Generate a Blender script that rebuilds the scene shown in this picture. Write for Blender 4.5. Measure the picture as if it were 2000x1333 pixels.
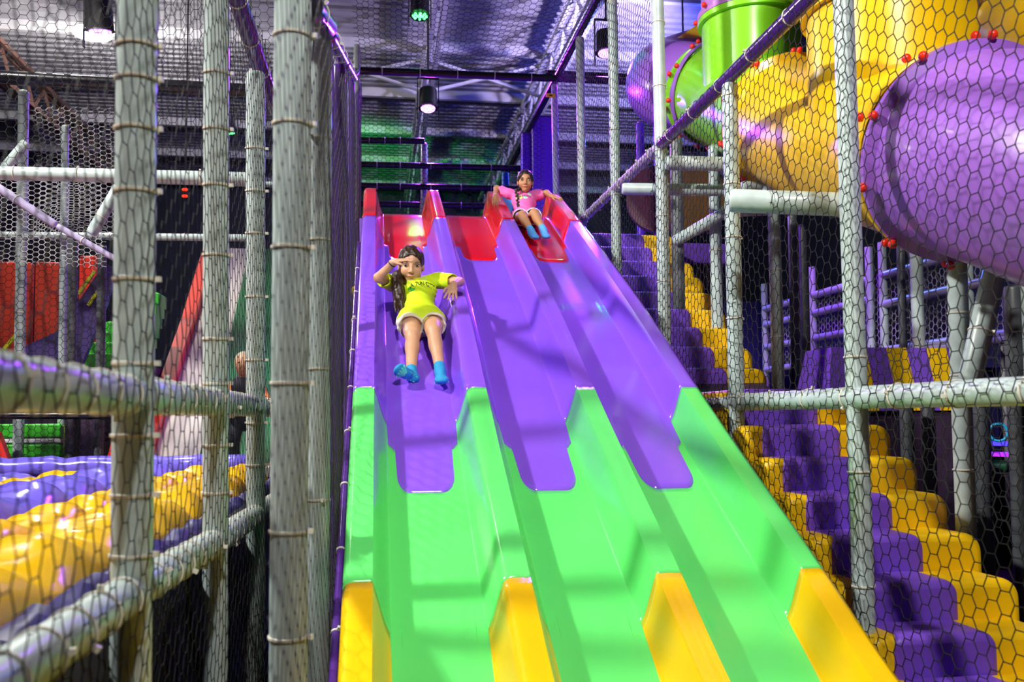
import bpy, math, random
import numpy as np
from mathutils import Vector, Matrix
from mathutils.bvhtree import BVHTree

for o in list(bpy.data.objects):
    bpy.data.objects.remove(o)
SC = bpy.context.scene
COL = SC.collection
rnd = random.Random(7)
V = Vector

# ------------------------------------------------------------------ camera
FPX = 1800.0                      # focal length in pixels of a 2000 x 1333 frame
YAW = math.atan(265 / 1800); PIT = math.atan(.06); ROLL = math.radians(.35)
CZ = 1.5
_f = np.array([math.sin(YAW) * math.cos(PIT), math.cos(YAW) * math.cos(PIT), math.sin(PIT)])
_r0 = np.array([math.cos(YAW), -math.sin(YAW), 0.0]); _u0 = np.cross(_r0, _f)
_c, _s = math.cos(ROLL), math.sin(ROLL)
_r = _r0 * _c - _u0 * _s; _u = _u0 * _c + _r0 * _s
def at(px, py, X=None, Y=None, Z=None, D=None):
    """point of the place seen at a pixel, on the plane X / Y / Z = const or at depth D"""
    d = _f + _r * ((px - 1000.) / FPX) - _u * ((py - 712.5) / FPX)
    if X is not None: t = X / d[0]
    elif Y is not None: t = Y / d[1]
    elif Z is not None: t = (Z - CZ) / d[2]
    else: t = D
    return V((d[0] * t, d[1] * t, CZ + d[2] * t))
cam_d = bpy.data.cameras.new('camera'); cam = bpy.data.objects.new('camera', cam_d); COL.objects.link(cam)
M = Matrix(((_r[0], _u[0], -_f[0]), (_r[1], _u[1], -_f[1]), (_r[2], _u[2], -_f[2])))
cam.matrix_world = Matrix.Translation((0, 0, CZ)) @ M.to_4x4()
cam_d.sensor_width = 36; cam_d.lens = 36 * FPX / 2000; cam_d.shift_y = 46 / 2000
cam_d.clip_start = .02; cam_d.clip_end = 200
cam_d.dof.use_dof = True; cam_d.dof.focus_distance = 5.6; cam_d.dof.aperture_fstop = 3.2
SC.camera = cam
for k_, v_ in (('max_bounces', 4), ('diffuse_bounces', 2), ('glossy_bounces', 3), ('transmission_bounces', 2), ('caustics_reflective', False), ('caustics_refractive', False)):
    setattr(SC.cycles, k_, v_)

# ------------------------------------------------------------------ world, exposure
w = bpy.data.worlds.new('dim_hall'); SC.world = w; w.use_nodes = True
w.node_tree.nodes['Background'].inputs[0].default_value = (.05, .055, .09, 1)
w.node_tree.nodes['Background'].inputs[1].default_value = .35
SC.view_settings.view_transform = 'Standard'; SC.view_settings.look = 'None'
SC.view_settings.exposure = 0.45; SC.view_settings.gamma = 1.0
SC.view_settings.use_curve_mapping = False

# lamps of the hall and added fills: (kind, position, aim, colour, watts, spot angle, radius); their housings are built with the ceiling
LAMPS = [
    # white high bays hanging from the roof, the last one added as fill
    ('bay', (-4.27, 14.4, 7.34), (-2.5, 9.0, 1.0), (1, .97, .9), 900, 0, .22),
    ('bay', (-4.6, 3.6, 6.9), (0.4, 4.8, 1.4), (1, .97, .92), 4200, 95, .24),
    ('bay', (0.4, -2.2, 7.3), (2.6, 4.6, 1.6), (1, .97, .92), 3300, 62, .2),
    ('bay', (-3.2, 8.2, 7.3), (-1.9, 9.3, 1.6), (1, .97, .92), 1500, 70, .2),  # added and unseen: brightens the drop slide
    # stage cans
    ('can', tuple(at(820, 30, Y=12.0)), (0.5, 9.65, 5.2), (.02, 1, .12), 3, 44, .1),
    ('can', tuple(at(836, 212, Y=12.6)), (0.5, 8.0, 3.0), (.33, .03, 1), 900, 95, .1),
    ('can', tuple(at(1184, 104, Y=11.0)), (2.3, 8.5, 3.2), (.33, .03, 1), 800, 95, .1),
    ('can', (2.1, 8.9, 5.9), (2.3, 7.0, 2.3), (.02, .9, .7), 130, 34, .1),
    ('can', (6.3, 13.0, 6.6), (3.0, 17.0, 8.0), (.06, .1, 1), 900, 130, .15),
    ('can', (5.0, 15.2, 6.6), (3.6, 9.0, 2.0), (.05, .14, 1), 900, 130, .15),
    ('can', (4.6, 10.4, 5.2), (6.2, 11.6, 2.7), (.4, .03, 1), 330, 75, .1),
    ('can', (-2.6, 16.6, 6.6), (-.2, 21.5, 6.3), (.03, 1, .15), 800, 60, .1),
    ('can', (4.4, 12.6, 6.5), (0.6, 16.5, 8.0), (.62, .52, 1), 1500, 150, .15),  # added wash, kept out of view, to brighten the roof deck
    ('can', (-2.6, 9.0, 5.2), (-2.1, 11.6, 3.7), (.33, .03, 1), 40, 40, .1),
]

# ------------------------------------------------------------------ materials
MATS = {}
def mat(name, col, rough=.4, noise=.12, scale=8., bump=0., coat=0., spec=.5, emit=0., metal=0., sss=0.):
    m = bpy.data.materials.new(name); m.use_nodes = True
    nt = m.node_tree; b = nt.nodes['Principled BSDF']
    tc = nt.nodes.new('ShaderNodeTexCoord'); nz = nt.nodes.new('ShaderNodeTexNoise')
    nz.inputs['Scale'].default_value = scale; nz.inputs['Detail'].default_value = 4
    nt.links.new(tc.outputs['Object'], nz.inputs['Vector'])
    rp = nt.nodes.new('ShaderNodeValToRGB')
    lo = [max(0, c * (1 - noise)) for c in col]; hi = [min(1, c * (1 + noise * .7)) for c in col]
    rp.color_ramp.elements[0].position = .3; rp.color_ramp.elements[1].position = .7
    rp.color_ramp.elements[0].color = (*lo, 1); rp.color_ramp.elements[1].color = (*hi, 1)
    nt.links.new(nz.outputs['Fac'], rp.inputs['Fac']); nt.links.new(rp.outputs['Color'], b.inputs['Base Color'])
    b.inputs['Roughness'].default_value = rough; b.inputs['Metallic'].default_value = metal
    b.inputs['Specular IOR Level'].default_value = spec
    b.inputs['Coat Weight'].default_value = coat; b.inputs['Coat Roughness'].default_value = .08
    if sss:
        b.inputs['Subsurface Weight'].default_value = sss; b.inputs['Subsurface Radius'].default_value = (.02, .008, .004)
        b.inputs['Subsurface Scale'].default_value = .5
    if bump:
        bp = nt.nodes.new('ShaderNodeBump'); bp.inputs['Strength'].default_value = bump; bp.inputs['Distance'].default_value = .01
        nt.links.new(nz.outputs['Fac'], bp.inputs['Height']); nt.links.new(bp.outputs['Normal'], b.inputs['Normal'])
    if emit:
        b.inputs['Emission Color'].default_value = (*col, 1); b.inputs['Emission Strength'].default_value = emit
    MATS[name] = m
    return m
mat('pad_grey', (.50, .60, .58), .32, .16, 14, .12)
mat('pad_grey_ribbed', (.52, .62, .60), .4, .15, 14, .1)
mat('pad_mauve', (.46, .40, .60), .3, .1, 10, .1)
mat('pad_black', (.010, .010, .014), .22, .2, 14, .1)
mat('pad_violet', (.07, .02, .20), .18, .2, 10, .1)
mat('pad_purple_pole', (.16, .04, .55), .35, .15, 10, .15)
mat('net_black', (.014, .013, .013), .7, .2, 30, spec=.25)
mat('net_black_shaded', (.004, .004, .004), .7, .2, 30, spec=.2)  # darker copy of the black net; weaker light at left put into colour
mat('pad_grey_shaded', (.10, .11, .12), .4, .2, 14, .1)  # grey pad darkened in colour for the unlit background poles
mat('board_maroon_dim', (.10, .012, .03), .5, .2, 5)  # low light at the far board put into this dark colour
mat('board_brown_dim', (.16, .075, .01), .5, .2, 5)  # far board darkened in colour for the low light there
mat('net_black_lit', (.035, .034, .033), .7, .2, 30, spec=.25)  # black net greyed in colour for the light on its strands
mat('net_lit_pale', (.55, .56, .53), .6, .1, 30)  # same net, strong light on it put into the pale colour
mat('tie', (.72, .68, .58), .45, .1, 20)
mat('gel_red', (.80, .006, .012), .13, .06, 3, 0, .4)
mat('gel_purple', (.27, .095, .86), .16, .06, 3, 0, .3)
mat('gel_green', (.13, .78, .17), .2, .05, 3, 0, .25)
mat('gel_yellow', (.95, .56, .004), .2, .05, 3, 0, .25)
mat('foam_purple', (.20, .075, .62), .42, .08, 5, .05)
mat('foam_yellow', (.93, .56, .004), .4, .06, 5, .05)
mat('vinyl_yellow', (.90, .52, .004), .2, .08, 6, .25)
mat('vinyl_purple', (.17, .13, .72), .2, .1, 6, .25)
mat('vinyl_navy', (.022, .018, .13), .4, .3, 6, .2)
mat('foam_red', (.62, .045, .018), .5, .2, 6, .05)
mat('foam_redbright', (.85, .04, .02), .4, .1, 6)
mat('foam_green', (.06, .60, .03), .45, .1, 6)
mat('foam_darkgreen', (.01, .17, .05), .5, .15, 6)
mat('foam_lime', (.75, .80, .01), .45, .05, 6)
mat('foam_indigo', (.10, .06, .26), .5, .15, 6)
mat('foam_plum', (.05, .025, .065), .5, .2, 6)
mat('foam_white', (.70, .66, .58), .5, .08, 6)
mat('foam_blue', (.01, .22, .80), .5, .1, 6)
mat('tube_yellow', (.90, .55, .004), .3, .08, 2.5, .03, .15)
mat('tube_purple', (.34, .13, .62), .32, .14, 3, .04, .15)
mat('tube_pink', (.52, .20, .62), .35, .08, 3, .03, .1)
mat('tube_green', (.26, .74, .02), .25, .08, 2.5, .02, .2)
mat('bolt_red', (.90, .03, .008), .3, .08, 20)
mat('deck_grey', (.30, .29, .32), .55, .2, 4)
mat('steel_white', (.55, .54, .57), .5, .1, 5)
mat('steel_rust', (.20, .10, .07), .6, .2, 5)
mat('wall_dark', (.012, .015, .035), .7, .4, 3)
mat('floor_dark', (.012, .011, .014), .75, .4, 5)
mat('can_black', (.012, .012, .014), .4, .2, 10)
mat('lens_white', (1, .97, .92), .4, 0, 5, emit=40)
mat('lens_green', (.1, 1, .2), .4, 0, 5, emit=3.5)
mat('lens_purple', (.55, .2, 1), .4, 0, 5, emit=5)
mat('lens_blue', (.15, .2, 1), .4, 0, 5, emit=5)
mat('lens_cyan', (.1, 1, .8), .4, 0, 5, emit=1.5)
mat('led_blue', (.06, .04, 1), .4, 0, 5, emit=1.6)
mat('led_purple', (.3, .02, 1), .4, 0, 5, emit=1.6)
mat('sign_red', (1, .03, .01), .4, 0, 5, emit=2.0)
mat('ball_yellow', (.95, .60, .01), .35, .05, 8)
mat('hoop_cyan', (.02, .45, .85), .4, .1, 8)
mat('hoop_green', (.12, .85, .05), .4, .1, 8)
mat('tag_orange', (.95, .45, .02), .5, .05, 8)
mat('black_print', (.012, .012, .014), .6, .1, 10)
mat('skin', (.66, .36, .21), .45, .06, 12, .03, sss=.12)
mat('skin_tan', (.52, .25, .12), .45, .06, 12, .03, sss=.12)
mat('lip', (.55, .18, .14), .4, .05, 12)
mat('hair_brown', (.035, .016, .008), .38, .5, 60, .4)
mat('hair_dark', (.022, .011, .007), .38, .5, 60, .4)
mat('hair_sandy', (.42, .34, .22), .5, .4, 50, .4)
mat('eye_white', (.75, .72, .70), .25, .02, 8)
mat('eye_iris', (.02, .012, .008), .15, .1, 20)
mat('shirt_neon', (.62, .85, .006), .7, .06, 20, .2)
mat('shirt_pink', (.90, .16, .52), .7, .06, 20, .2)
mat('shorts_cream', (.85, .80, .62), .75, .05, 20, .2)
mat('shorts_navy', (.03, .03, .12), .7, .1, 20, .2)
mat('trim_white', (.85, .82, .82), .6, .05, 20)
mat('sock_blue', (.02, .32, .62), .75, .1, 40, .3)
mat('sock_sky', (.10, .40, .85), .75, .1, 40, .3)
mat('grip_mint', (.12, .82, .52), .5, .06, 20)
mat('sticker_white', (.80, .86, .82), .5, .03, 10)
mat('print_lemon', (.90, .82, .30), .6, .05, 10)
mat('print_mint', (.55, .85, .70), .6, .05, 10)
mat('shirt_navy', (.015, .017, .035), .7, .2, 20)
mat('shirt_orange', (.75, .22, .05), .7, .1, 20)

# ------------------------------------------------------------------ mesh helpers
def tag(o, label=None, cat=None, group=None, kind=None):
    if label: o['label'] = label
    if cat: o['category'] = cat
    if group: o['group'] = group
    if kind: o['kind'] = kind
    return o
def link(name, me, m=None, parent=None, loc=None):
    o = bpy.data.objects.new(name, me); COL.objects.link(o)
    if m is not None and me is not None and not me.materials: me.materials.append(MATS[m])
    if loc is not None: o.location = loc
    if parent is not None: o.parent = parent
    return o
def empty(name, loc=(0, 0, 0), parent=None):
    o = bpy.data.objects.new(name, None); COL.objects.link(o); o.location = loc; o.empty_display_size = .1
    if parent is not None: o.parent = parent
    return o
class MB:
    def __init__(s): s.v = []; s.f = []
    def add(s, vs, fs):
        n = len(s.v); s.v += [tuple(p) for p in vs]; s.f += [tuple(i + n for i in f) for f in fs]; return s
    def box(s, a, b):
        x0, y0, z0 = a; x1, y1, z1 = b
        return s.add([(x0,y0,z0),(x1,y0,z0),(x1,y1,z0),(x0,y1,z0),(x0,y0,z1),(x1,y0,z1),(x1,y1,z1),(x0,y1,z1)],
                     [(3,2,1,0),(4,5,6,7),(0,1,5,4),(1,2,6,5),(2,3,7,6),(3,0,4,7)])
    def hexa(s, p):       # eight corners: bottom loop then top loop
        return s.add(p, [(3,2,1,0),(4,5,6,7),(0,1,5,4),(1,2,6,5),(2,3,7,6),(3,0,4,7)])
    def tube(s, pts, r, n=12, caps=True, flute=0):
        P = [V(p) for p in pts]; k = len(P)
        R = r if isinstance(r, (list, tuple)) else [r] * k
        T = [(P[min(i + 1, k - 1)] - P[max(i - 1, 0)]).normalized() for i in range(k)]
        a = V((0, 0, 1)) if abs(T[0].z) < .9 else V((0, 1, 0))
        u = T[0].cross(a).normalized(); base = len(s.v); vs = []; fs = []
        for i in range(k):
            u = (u - T[i] * u.dot(T[i])).normalized(); b = T[i].cross(u)
            for j in range(n):
                t = 2 * math.pi * j / n
                rr = R[i] * (1 + (flute if j % 2 else -flute))
                vs.append(P[i] + (u * math.cos(t) + b * math.sin(t)) * rr)
        for i in range(k - 1):
            for j in range(n):
                q = (j + 1) % n
                fs.append((i * n + j, i * n + q, (i + 1) * n + q, (i + 1) * n + j))
        if caps:
            fs.append(tuple(range(n))[::-1]); fs.append(tuple((k - 1) * n + j for j in range(n)))
        return s.add(vs, fs)
    def rod(s, a, b, w, h=None):   # square bar
        a = V(a); b = V(b); t = (b - a).normalized(); h = h or w
        x = V((0, 0, 1)) if abs(t.z) < .9 else V((1, 0, 0))
        u = t.cross(x).normalized(); v = u.cross(t).normalized()
        c = [(-1,-1),(1,-1),(1,1),(-1,1)]
        return s.hexa([a + u*i*w/2 + v*j*h/2 for i, j in c] + [b + u*i*w/2 + v*j*h/2 for i, j in c])
    def sphere(s, c, r, n=12, m=8, sq=(1, 1, 1)):
        c = V(c); vs = []; fs = []
        for i in range(m + 1):
            th = math.pi * i / m
            for j in range(n):
                ph = 2 * math.pi * j / n
                vs.append((c.x + r*sq[0]*math.sin(th)*math.cos(ph), c.y + r*sq[1]*math.sin(th)*math.sin(ph), c.z + r*sq[2]*math.cos(th)))
        for i in range(m):
            for j in range(n):
                q = (j + 1) % n
                fs.append((i*n+j, (i+1)*n+j, (i+1)*n+q, i*n+q))
        return s.add(vs, fs)
    def mesh(s, name, smooth=None):
        me = bpy.data.meshes.new(name); me.from_pydata(s.v, [], s.f); me.validate(); me.update()
        if smooth: smooth_mesh(me, smooth)
        return me
    def build(s, name, m, parent=None, smooth=None, loc=None):
        if loc is not None:
            s.v = [(x - loc[0], y - loc[1], z - loc[2]) for x, y, z in s.v]
        return link(name, s.mesh(name, smooth), m, parent, loc)
def smooth_mesh(me, ang=40):
    me.shade_smooth()
    if ang and ang < 180: me.set_sharp_from_angle(angle=math.radians(ang))
def rounded_outline(x0, x1, z0, z1, rl, rr, n=6):
    """rectangle with rounded top corners, counter-clockwise seen from -Y"""
    pts = [(x0, z0), (x1, z0)]
    for i in range(n + 1):
        t = math.pi / 2 * i / n; pts.append((x1 - rr + rr * math.cos(t), z1 - rr + rr * math.sin(t)))
    for i in range(n + 1):
        t = math.pi / 2 * (1 + i / n); pts.append((x0 + rl + rl * math.cos(t), z1 - rl + rl * math.sin(t)))
    return pts
def prism_y(mb, out, y0, y1, bev=.03, nb=4):
    """extrude an XZ outline from y0 (front, rounded) to y1"""
    k = len(out); P = [V((x, z, 0)) for x, z in out]; N = []
    for i in range(k):
        a, b, c = P[i - 1], P[i], P[(i + 1) % k]
        e = ((b - a).normalized() + (c - b).normalized()); e = e.normalized() if e.length > 1e-6 else V((1, 0, 0))
        N.append(V((e.y, -e.x, 0)))
    loops = [(0, y1)] + [(bev * (1 - math.cos(math.pi/2*i/nb)), y0 + bev * (1 - math.sin(math.pi/2*i/nb))) for i in range(nb + 1)]
    vs = [((P[i] - N[i]*ins).x, y, (P[i] - N[i]*ins).y) for ins, y in loops for i in range(k)]
    fs = []
    for l in range(len(loops) - 1):
        for i in range(k):
            q = (i + 1) % k; fs.append((l*k+i, (l+1)*k+i, (l+1)*k+q, l*k+q))
    fs.append(tuple((len(loops)-1)*k + i for i in range(k))); fs.append(tuple(range(k))[::-1])
    return mb.add(vs, fs)
def np_mesh(name, verts, quads):
    me = bpy.data.meshes.new(name); n, q = len(verts), len(quads)
    me.vertices.add(n); me.vertices.foreach_set('co', np.ascontiguousarray(verts, np.float32).ravel())
    me.loops.add(q * 4); me.loops.foreach_set('vertex_index', np.ascontiguousarray(quads, np.int32).ravel())
    me.polygons.add(q); me.polygons.foreach_set('loop_start', np.arange(0, q * 4, 4, dtype=np.int32))
    me.update(calc_edges=True); me.validate()
    return me
def hexnet(name, org, ud, vd, U, W, s=.031, stretch=1.08, th=.0022, mask=None, warp=None, m='net_black', label='', parent=None, group=None, cat='net'):
    """knotted net of flat-topped hexagons, every strand a thin prism"""
    org = np.array(org, float); ud = np.array(ud, float); vd = np.array(vd, float)
    h = math.sqrt(3) * s * stretch
    I, J = np.meshgrid(np.arange(int(U / (1.5*s)) + 1), np.arange(int(W / h) + 1), indexing='ij')
    x = (1.5 * s * I).ravel(); y = (h * (J + .5 * (I % 2))).ravel()
    A = np.concatenate([np.stack([x, y], 1), np.stack([x + s, y], 1), np.stack([x + s, y], 1)])
    B = np.concatenate([np.stack([x + s, y], 1), np.stack([x + 1.5*s, y + h/2], 1), np.stack([x + 1.5*s, y - h/2], 1)])
    mid = (A + B) / 2; ok = (mid[:, 0] < U) & (mid[:, 1] < W) & (mid[:, 1] > 0)
    if mask is not None: ok &= mask(mid[:, 0], mid[:, 1])
    A, B = A[ok], B[ok]
    nrm = np.cross(ud, vd); nrm /= np.linalg.norm(nrm)
    def to3(p):
        q = org + p[:, :1] * ud + p[:, 1:2] * vd
        if warp is not None:
            du, dv, dn = warp(p[:, 0], p[:, 1]); q = q + du[:, None]*ud + dv[:, None]*vd + dn[:, None]*nrm
        return q
    a, b = to3(A), to3(B); t = b - a; t /= np.linalg.norm(t, axis=1)[:, None] + 1e-9
    p1 = np.cross(t, nrm); p1 /= np.linalg.norm(p1, axis=1)[:, None] + 1e-9; p2 = np.cross(t, p1)
    vs = []
    for e in (a - t * th * .5, b + t * th * .5):
        for k in range(3):
            c = 2 * math.pi * k / 3; vs.append(e + (p1 * math.cos(c) + p2 * math.sin(c)) * th)
    vs = np.stack(vs, 1).reshape(-1, 3); n = len(a); base = (np.arange(n) * 6)[:, None]
    q = np.concatenate([base + np.array([[k, (k+1) % 3, 3 + (k+1) % 3, 3 + k]]) for k in range(3)], 0)
    o0 = V(org.tolist()); vs -= org
    o = link(name, np_mesh(name, vs, q), m, parent, o0)
    if parent is None: tag(o, label, cat, group)
    return o
_tie = {}
def tie_mesh(r):
    k = round(r, 4)
    if k not in _tie:
        mb = MB(); n = 20; vs = []; fs = []
        for rr, z in ((r + .001, -.0045), (r + .0045, -.003), (r + .0045, .003), (r + .001, .0045)):
            for j in range(n): vs.append((rr*math.cos(2*math.pi*j/n), rr*math.sin(2*math.pi*j/n), z))
        for l in range(3):
            for j in range(n): fs.append((l*n+j, l*n+(j+1) % n, (l+1)*n+(j+1) % n, (l+1)*n+j))
        mb.add(vs, fs); mb.box((r, -.006, -.006), (r + .016, .006, .006))
        me = mb.mesh('zip_tie', 50); me.materials.append(MATS['tie']); _tie[k] = me
    return _tie[k]
def pole(a, b, label, r=.045, m='pad_grey', ties=(), cat='pole', name='padded_pole', group=None, n=20, flute=0, tie_rot=None):
    """one foam-padded pole; ties = distances in metres from its lower end"""
    a, b = V(a), V(b); L = (b - a).length; t = (b - a).normalized()
    k = max(2, int(L / .22)); pts = []; rs = []
    for i in range(k + 1):
        pts.append(t * (L * i / k)); rs.append(r * (1 + .012 * math.sin(i * 2.1 + a.x * 9)))
    e = .018                                   # rounded ends
    pts = [V((0, 0, 0)), t * .004] + [t * e] + pts[1:-1] + [t * (L - e), t * (L - .004), t * L]
    rs = [r * .80, r * .92, r] + rs[1:-1] + [r, r * .92, r * .80]
    o = link(name, MB().tube(pts, rs, n, True, flute).mesh(name, 50 if not flute else 20), m, None, a)
    tag(o, label, cat, group)
    q = t.to_track_quat('Z', 'Y')
    for d in ties:
        z = link('zip_tie', tie_mesh(r * 1.012), None, o, t * d)
        z.rotation_mode = 'QUATERNION'
        from mathutils import Quaternion
        z.rotation_quaternion = q @ Quaternion((0, 0, 1), rnd.uniform(0, 6.28) if tie_rot is None else tie_rot)
    return o
def every(L, step, off=.1):
    return [off + i * step for i in range(int((L - off) / step) + 1) if off + i * step < L - .03]
def noisewarp(amp_n, amp_p=0., f=2.3, seed=0.):
    def wfn(u, v):
        n = amp_n * (np.sin(f*u + 1.7*v + seed) + .6*np.sin(2.3*f*v - 1.3*u + 2 + seed) + .35*np.sin(4.1*f*u + 3.3*f*v + seed*2))
        a = amp_p * np.sin(3.1*v + 1.9*u + seed); b = amp_p * np.sin(2.7*u - 1.1*v + 1 + seed)
        return a, b, n
    return wfn

# ================================================================== the hall
def struct(o): o['kind'] = 'structure'; return o
XL, XR, YB, YF, ZC = -9.0, 9.0, 26.0, -6.0, 8.0
struct(MB().box((XL, YF, -.1), (XR, YB, 0)).build('floor', 'floor_dark'))
struct(MB().box((XL, YB, 0), (XR, YB + .15, ZC + .3)).build('wall_back', 'wall_dark'))
struct(MB().box((XL - .15, YF, 0), (XL, YB, ZC + .3)).build('wall_left', 'wall_dark'))
struct(MB().box((XR, YF, 0), (XR + .15, YB, ZC + .3)).build('wall_right', 'wall_dark'))
struct(MB().box((XL, YF - .15, 0), (XR, YF, ZC + .3)).build('wall_front', 'wall_dark'))
mb = MB(); prof = []; y = YF
while y < YB:                                  # ribbed steel deck, ribs across the hall
    prof += [(y, ZC), (y + .10, ZC), (y + .125, ZC + .08), (y + .19, ZC + .08), (y + .215, ZC)]
    y += .215
vs = [(x, p, z) for x in (XL, XR) for p, z in prof]; k = len(prof)
mb.add(vs, [(i, i + 1, k + i + 1, k + i) for i in range(k - 1)])
mb.box((XL, YF, ZC + .1), (XR, YB, ZC + .2))
ceiling = struct(mb.build('ceiling', 'deck_grey'))
for i in range(6):                             # purlins under the deck
    yy = 13.2 + 2.34 * i
    p = MB().box((XL, yy - .05, ZC - .17), (XR, yy + .05, ZC)); p.build('purlin', 'steel_white', ceiling)
def truss(x, label, m='steel_white'):
    t = empty('roof_truss', (x, 8.6, 7.2)); tag(t, label, 'truss')
    for dx in (-.07, .07):
        MB().rod((dx, 0, 0), (dx, 17.3, 0), .07, .09).build('bottom_chord', m, t)
        MB().rod((dx, 0, .58), (dx, 17.3, .58), .06, .08).build('top_chord', m, t)
    for i in range(17):
        y0 = i * 1.0
        MB().rod((0, y0, .05), (0, y0 + .5, .55), .04).build('web_bar', m, t)
        MB().rod((0, y0 + .5, .55), (0, y0 + 1.0, .05), .04).build('web_bar', m, t)
truss(.85, 'long steel roof truss running back above the slide lanes')
truss(2.95, 'steel roof truss over the right edge of the slide')
truss(-6.2, 'rusty brown roof truss at the upper left corner', 'steel_rust')
for yb in (15.9,):
    t = empty('cross_brace', (.85, yb, 7.25)); tag(t, 'pale X shaped steel bracing between the two roof trusses', 'brace')
    MB().rod((0, 0, 0), (2.1, 0, .6), .05).build('brace_bar', 'steel_white', t)
    MB().rod((0, 0, .6), (2.1, 0, 0), .05).build('brace_bar', 'steel_white', t)
t = empty('cross_brace', (-1.3, 15.9, 7.25)); tag(t, 'pale steel X bracing left of the long roof truss', 'brace')
MB().rod((0, 0, 0), (2.15, 0, .6), .05).build('brace_bar', 'steel_white', t)
MB().rod((0, 0, .6), (2.15, 0, 0), .05).build('brace_bar', 'steel_white', t)

# ------------------------------------------------------------------ lamps
BAYL = ['bright white high bay lamp at the upper left', 'white high bay lamp over the left walkway', 'white high bay lamp above the photographer', 'added unseen bay light over the striped airbag, brightening the drop slide']
CANL = ['black stage can glowing green under the roof', 'black stage can glowing violet above the slide top', 'violet stage can beside the far purple tube',
        'cyan stage can high over the foam stairs', 'blue stage can near the right wall washing the roof', 'blue stage can far behind the foam stairs',
        'violet stage can over the far climbing frame', 'green stage can washing the back of the roof', 'added unseen pale violet wash can brightening the roof',
        'violet stage can above the white drop slide']
nb = nc = 0
for kind, pos, aim, colr, watts, ang, rad in LAMPS:
    P = V(pos); A = V(aim); d = (A - P).normalized()
    ld = bpy.data.lights.new('lamp_light', 'SPOT' if ang else 'POINT'); ld.energy = watts; ld.color = colr; ld.shadow_soft_size = rad
    if ang: ld.spot_size = math.radians(ang); ld.spot_blend = .6
    if kind == 'bay':
        root = empty('high_bay_lamp', P); tag(root, BAYL[nb], 'lamp'); nb += 1
        MB().tube([(0, 0, .06), (0, 0, .10), (0, 0, .16), (0, 0, .3)], [.26, .25, .13, .1], 24).build('housing', 'steel_white', root, 40)
        MB().tube([(0, 0, .0), (0, 0, .02), (0, 0, .065)], [.2, .27, .27], 24).build('diffuser', 'lens_white', root, 40)
        MB().tube([(0, 0, .3), (0, 0, ZC - P.z)], .012, 8).build('hanger', 'can_black', root)
        lo = bpy.data.objects.new('lamp_light', ld); COL.objects.link(lo); lo.parent = root; lo.location = (0, 0, 0)
    else:
        root = empty('stage_can', P); lab = CANL[nc]; tag(root, lab, 'stage light'); nc += 1
        tilt = V((d.x * .25, d.y * .25, -1)).normalized()
        MB().tube([tilt * -.30, tilt * -.28, tilt * -.02, tilt * 0], [.09, .125, .125, .135], 24, True).build('housing', 'can_black', root, 40)
        lm = 'lens_green' if 'green' in lab else 'lens_cyan' if 'cyan' in lab else 'lens_blue' if 'blue' in lab else 'lens_purple'
        if 'green under' in lab:
            for q in range(12):
                ra, th = (.085, q * math.pi / 4) if q < 8 else (.035, (q - 8) * math.pi / 2)
                MB().sphere((ra*math.cos(th), ra*math.sin(th), -.012), .02, 8, 6).build('led_lens', lm, root, 180)
        else:
            MB().tube([tilt * .0, tilt * .015], [.10, .095], 24).build('lens', lm, root, 40)
        for sx in (-1, 1):
            MB().box((sx*.145 - .006, -.02, -.16), (sx*.145 + .006, .02, .42)).build('yoke_arm', 'can_black', root)
        MB().box((-.15, -.02, .42), (.15, .02, .435)).build('yoke_bar', 'can_black', root)
        MB().tube([(0, 0, .43), (0, 0, max(.5, ZC - P.z - (.0 if abs(P.x - .85) > .3 else .75)))], .015, 8).build('hanger', 'can_black', root)
        lo = bpy.data.objects.new('lamp_light', ld); COL.objects.link(lo); lo.parent = root; lo.location = tilt * .06 + d * .05
    lo.rotation_mode = 'QUATERNION'; lo.rotation_quaternion = d.to_track_quat('-Z', 'Y')

# ================================================================== the wave slide
RX = [-.06, .52, 1.10, 1.68]                    # ridge centre lines
_ry = np.array([1.2, 1.8, 2.4, 2.93, 3.41, 3.94, 4.22, 4.81, 5.28, 5.69, 6.09, 6.56, 7.11, 7.66, 8.4, 8.8, 9.2])
_rz = np.array([.20, .26, .41, .625, .915, 1.197, 1.345, 1.676, 1.953, 2.184, 2.405, 2.648, 2.935, 3.215, 3.58, 3.77, 3.96])
def ridge(Y):
    Y = np.asarray(Y, float); acc = 0
    for d in (-.22, -.11, 0, .11, .22): acc = acc + np.interp(Y + d, _ry, _rz)
    z = acc / 5
    return z - np.clip((Y - 8.5) / .3, 0, 1) ** 3 * .12
def lane_floor(Y):
    z = ridge(Y) - .185; lip = 3.425
    k = .12; h = np.clip(.5 + .5 * (lip - z) / k, 0, 1)
    return lip * (1 - h) + z * h - k * h * (1 - h)
def sstep(a, b, x):
    t = np.clip((x - a) / (b - a), 0, 1); return t * t * (3 - 2 * t)
HW = .048                                       # half width of a ridge top
def cross(X):
    """0 on the ridges, 1 on a lane floor, and the place across the lane"""
    X = np.asarray(X, float); shp = np.zeros_like(X); t = np.full_like(X, -1.)
    for i in range(3):
        a, b = RX[i] + HW, RX[i + 1] - HW; ins = (X > a) & (X < b)
        l = sstep(a - .004, a + .072, X); r = 1 - sstep(b - .072, b + .004, X)
        f = np.minimum(l, r) ** .8
        shp = np.where(ins, f, shp); t = np.where(ins, (X - a) / (b - a), t)
    return shp, t
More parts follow.
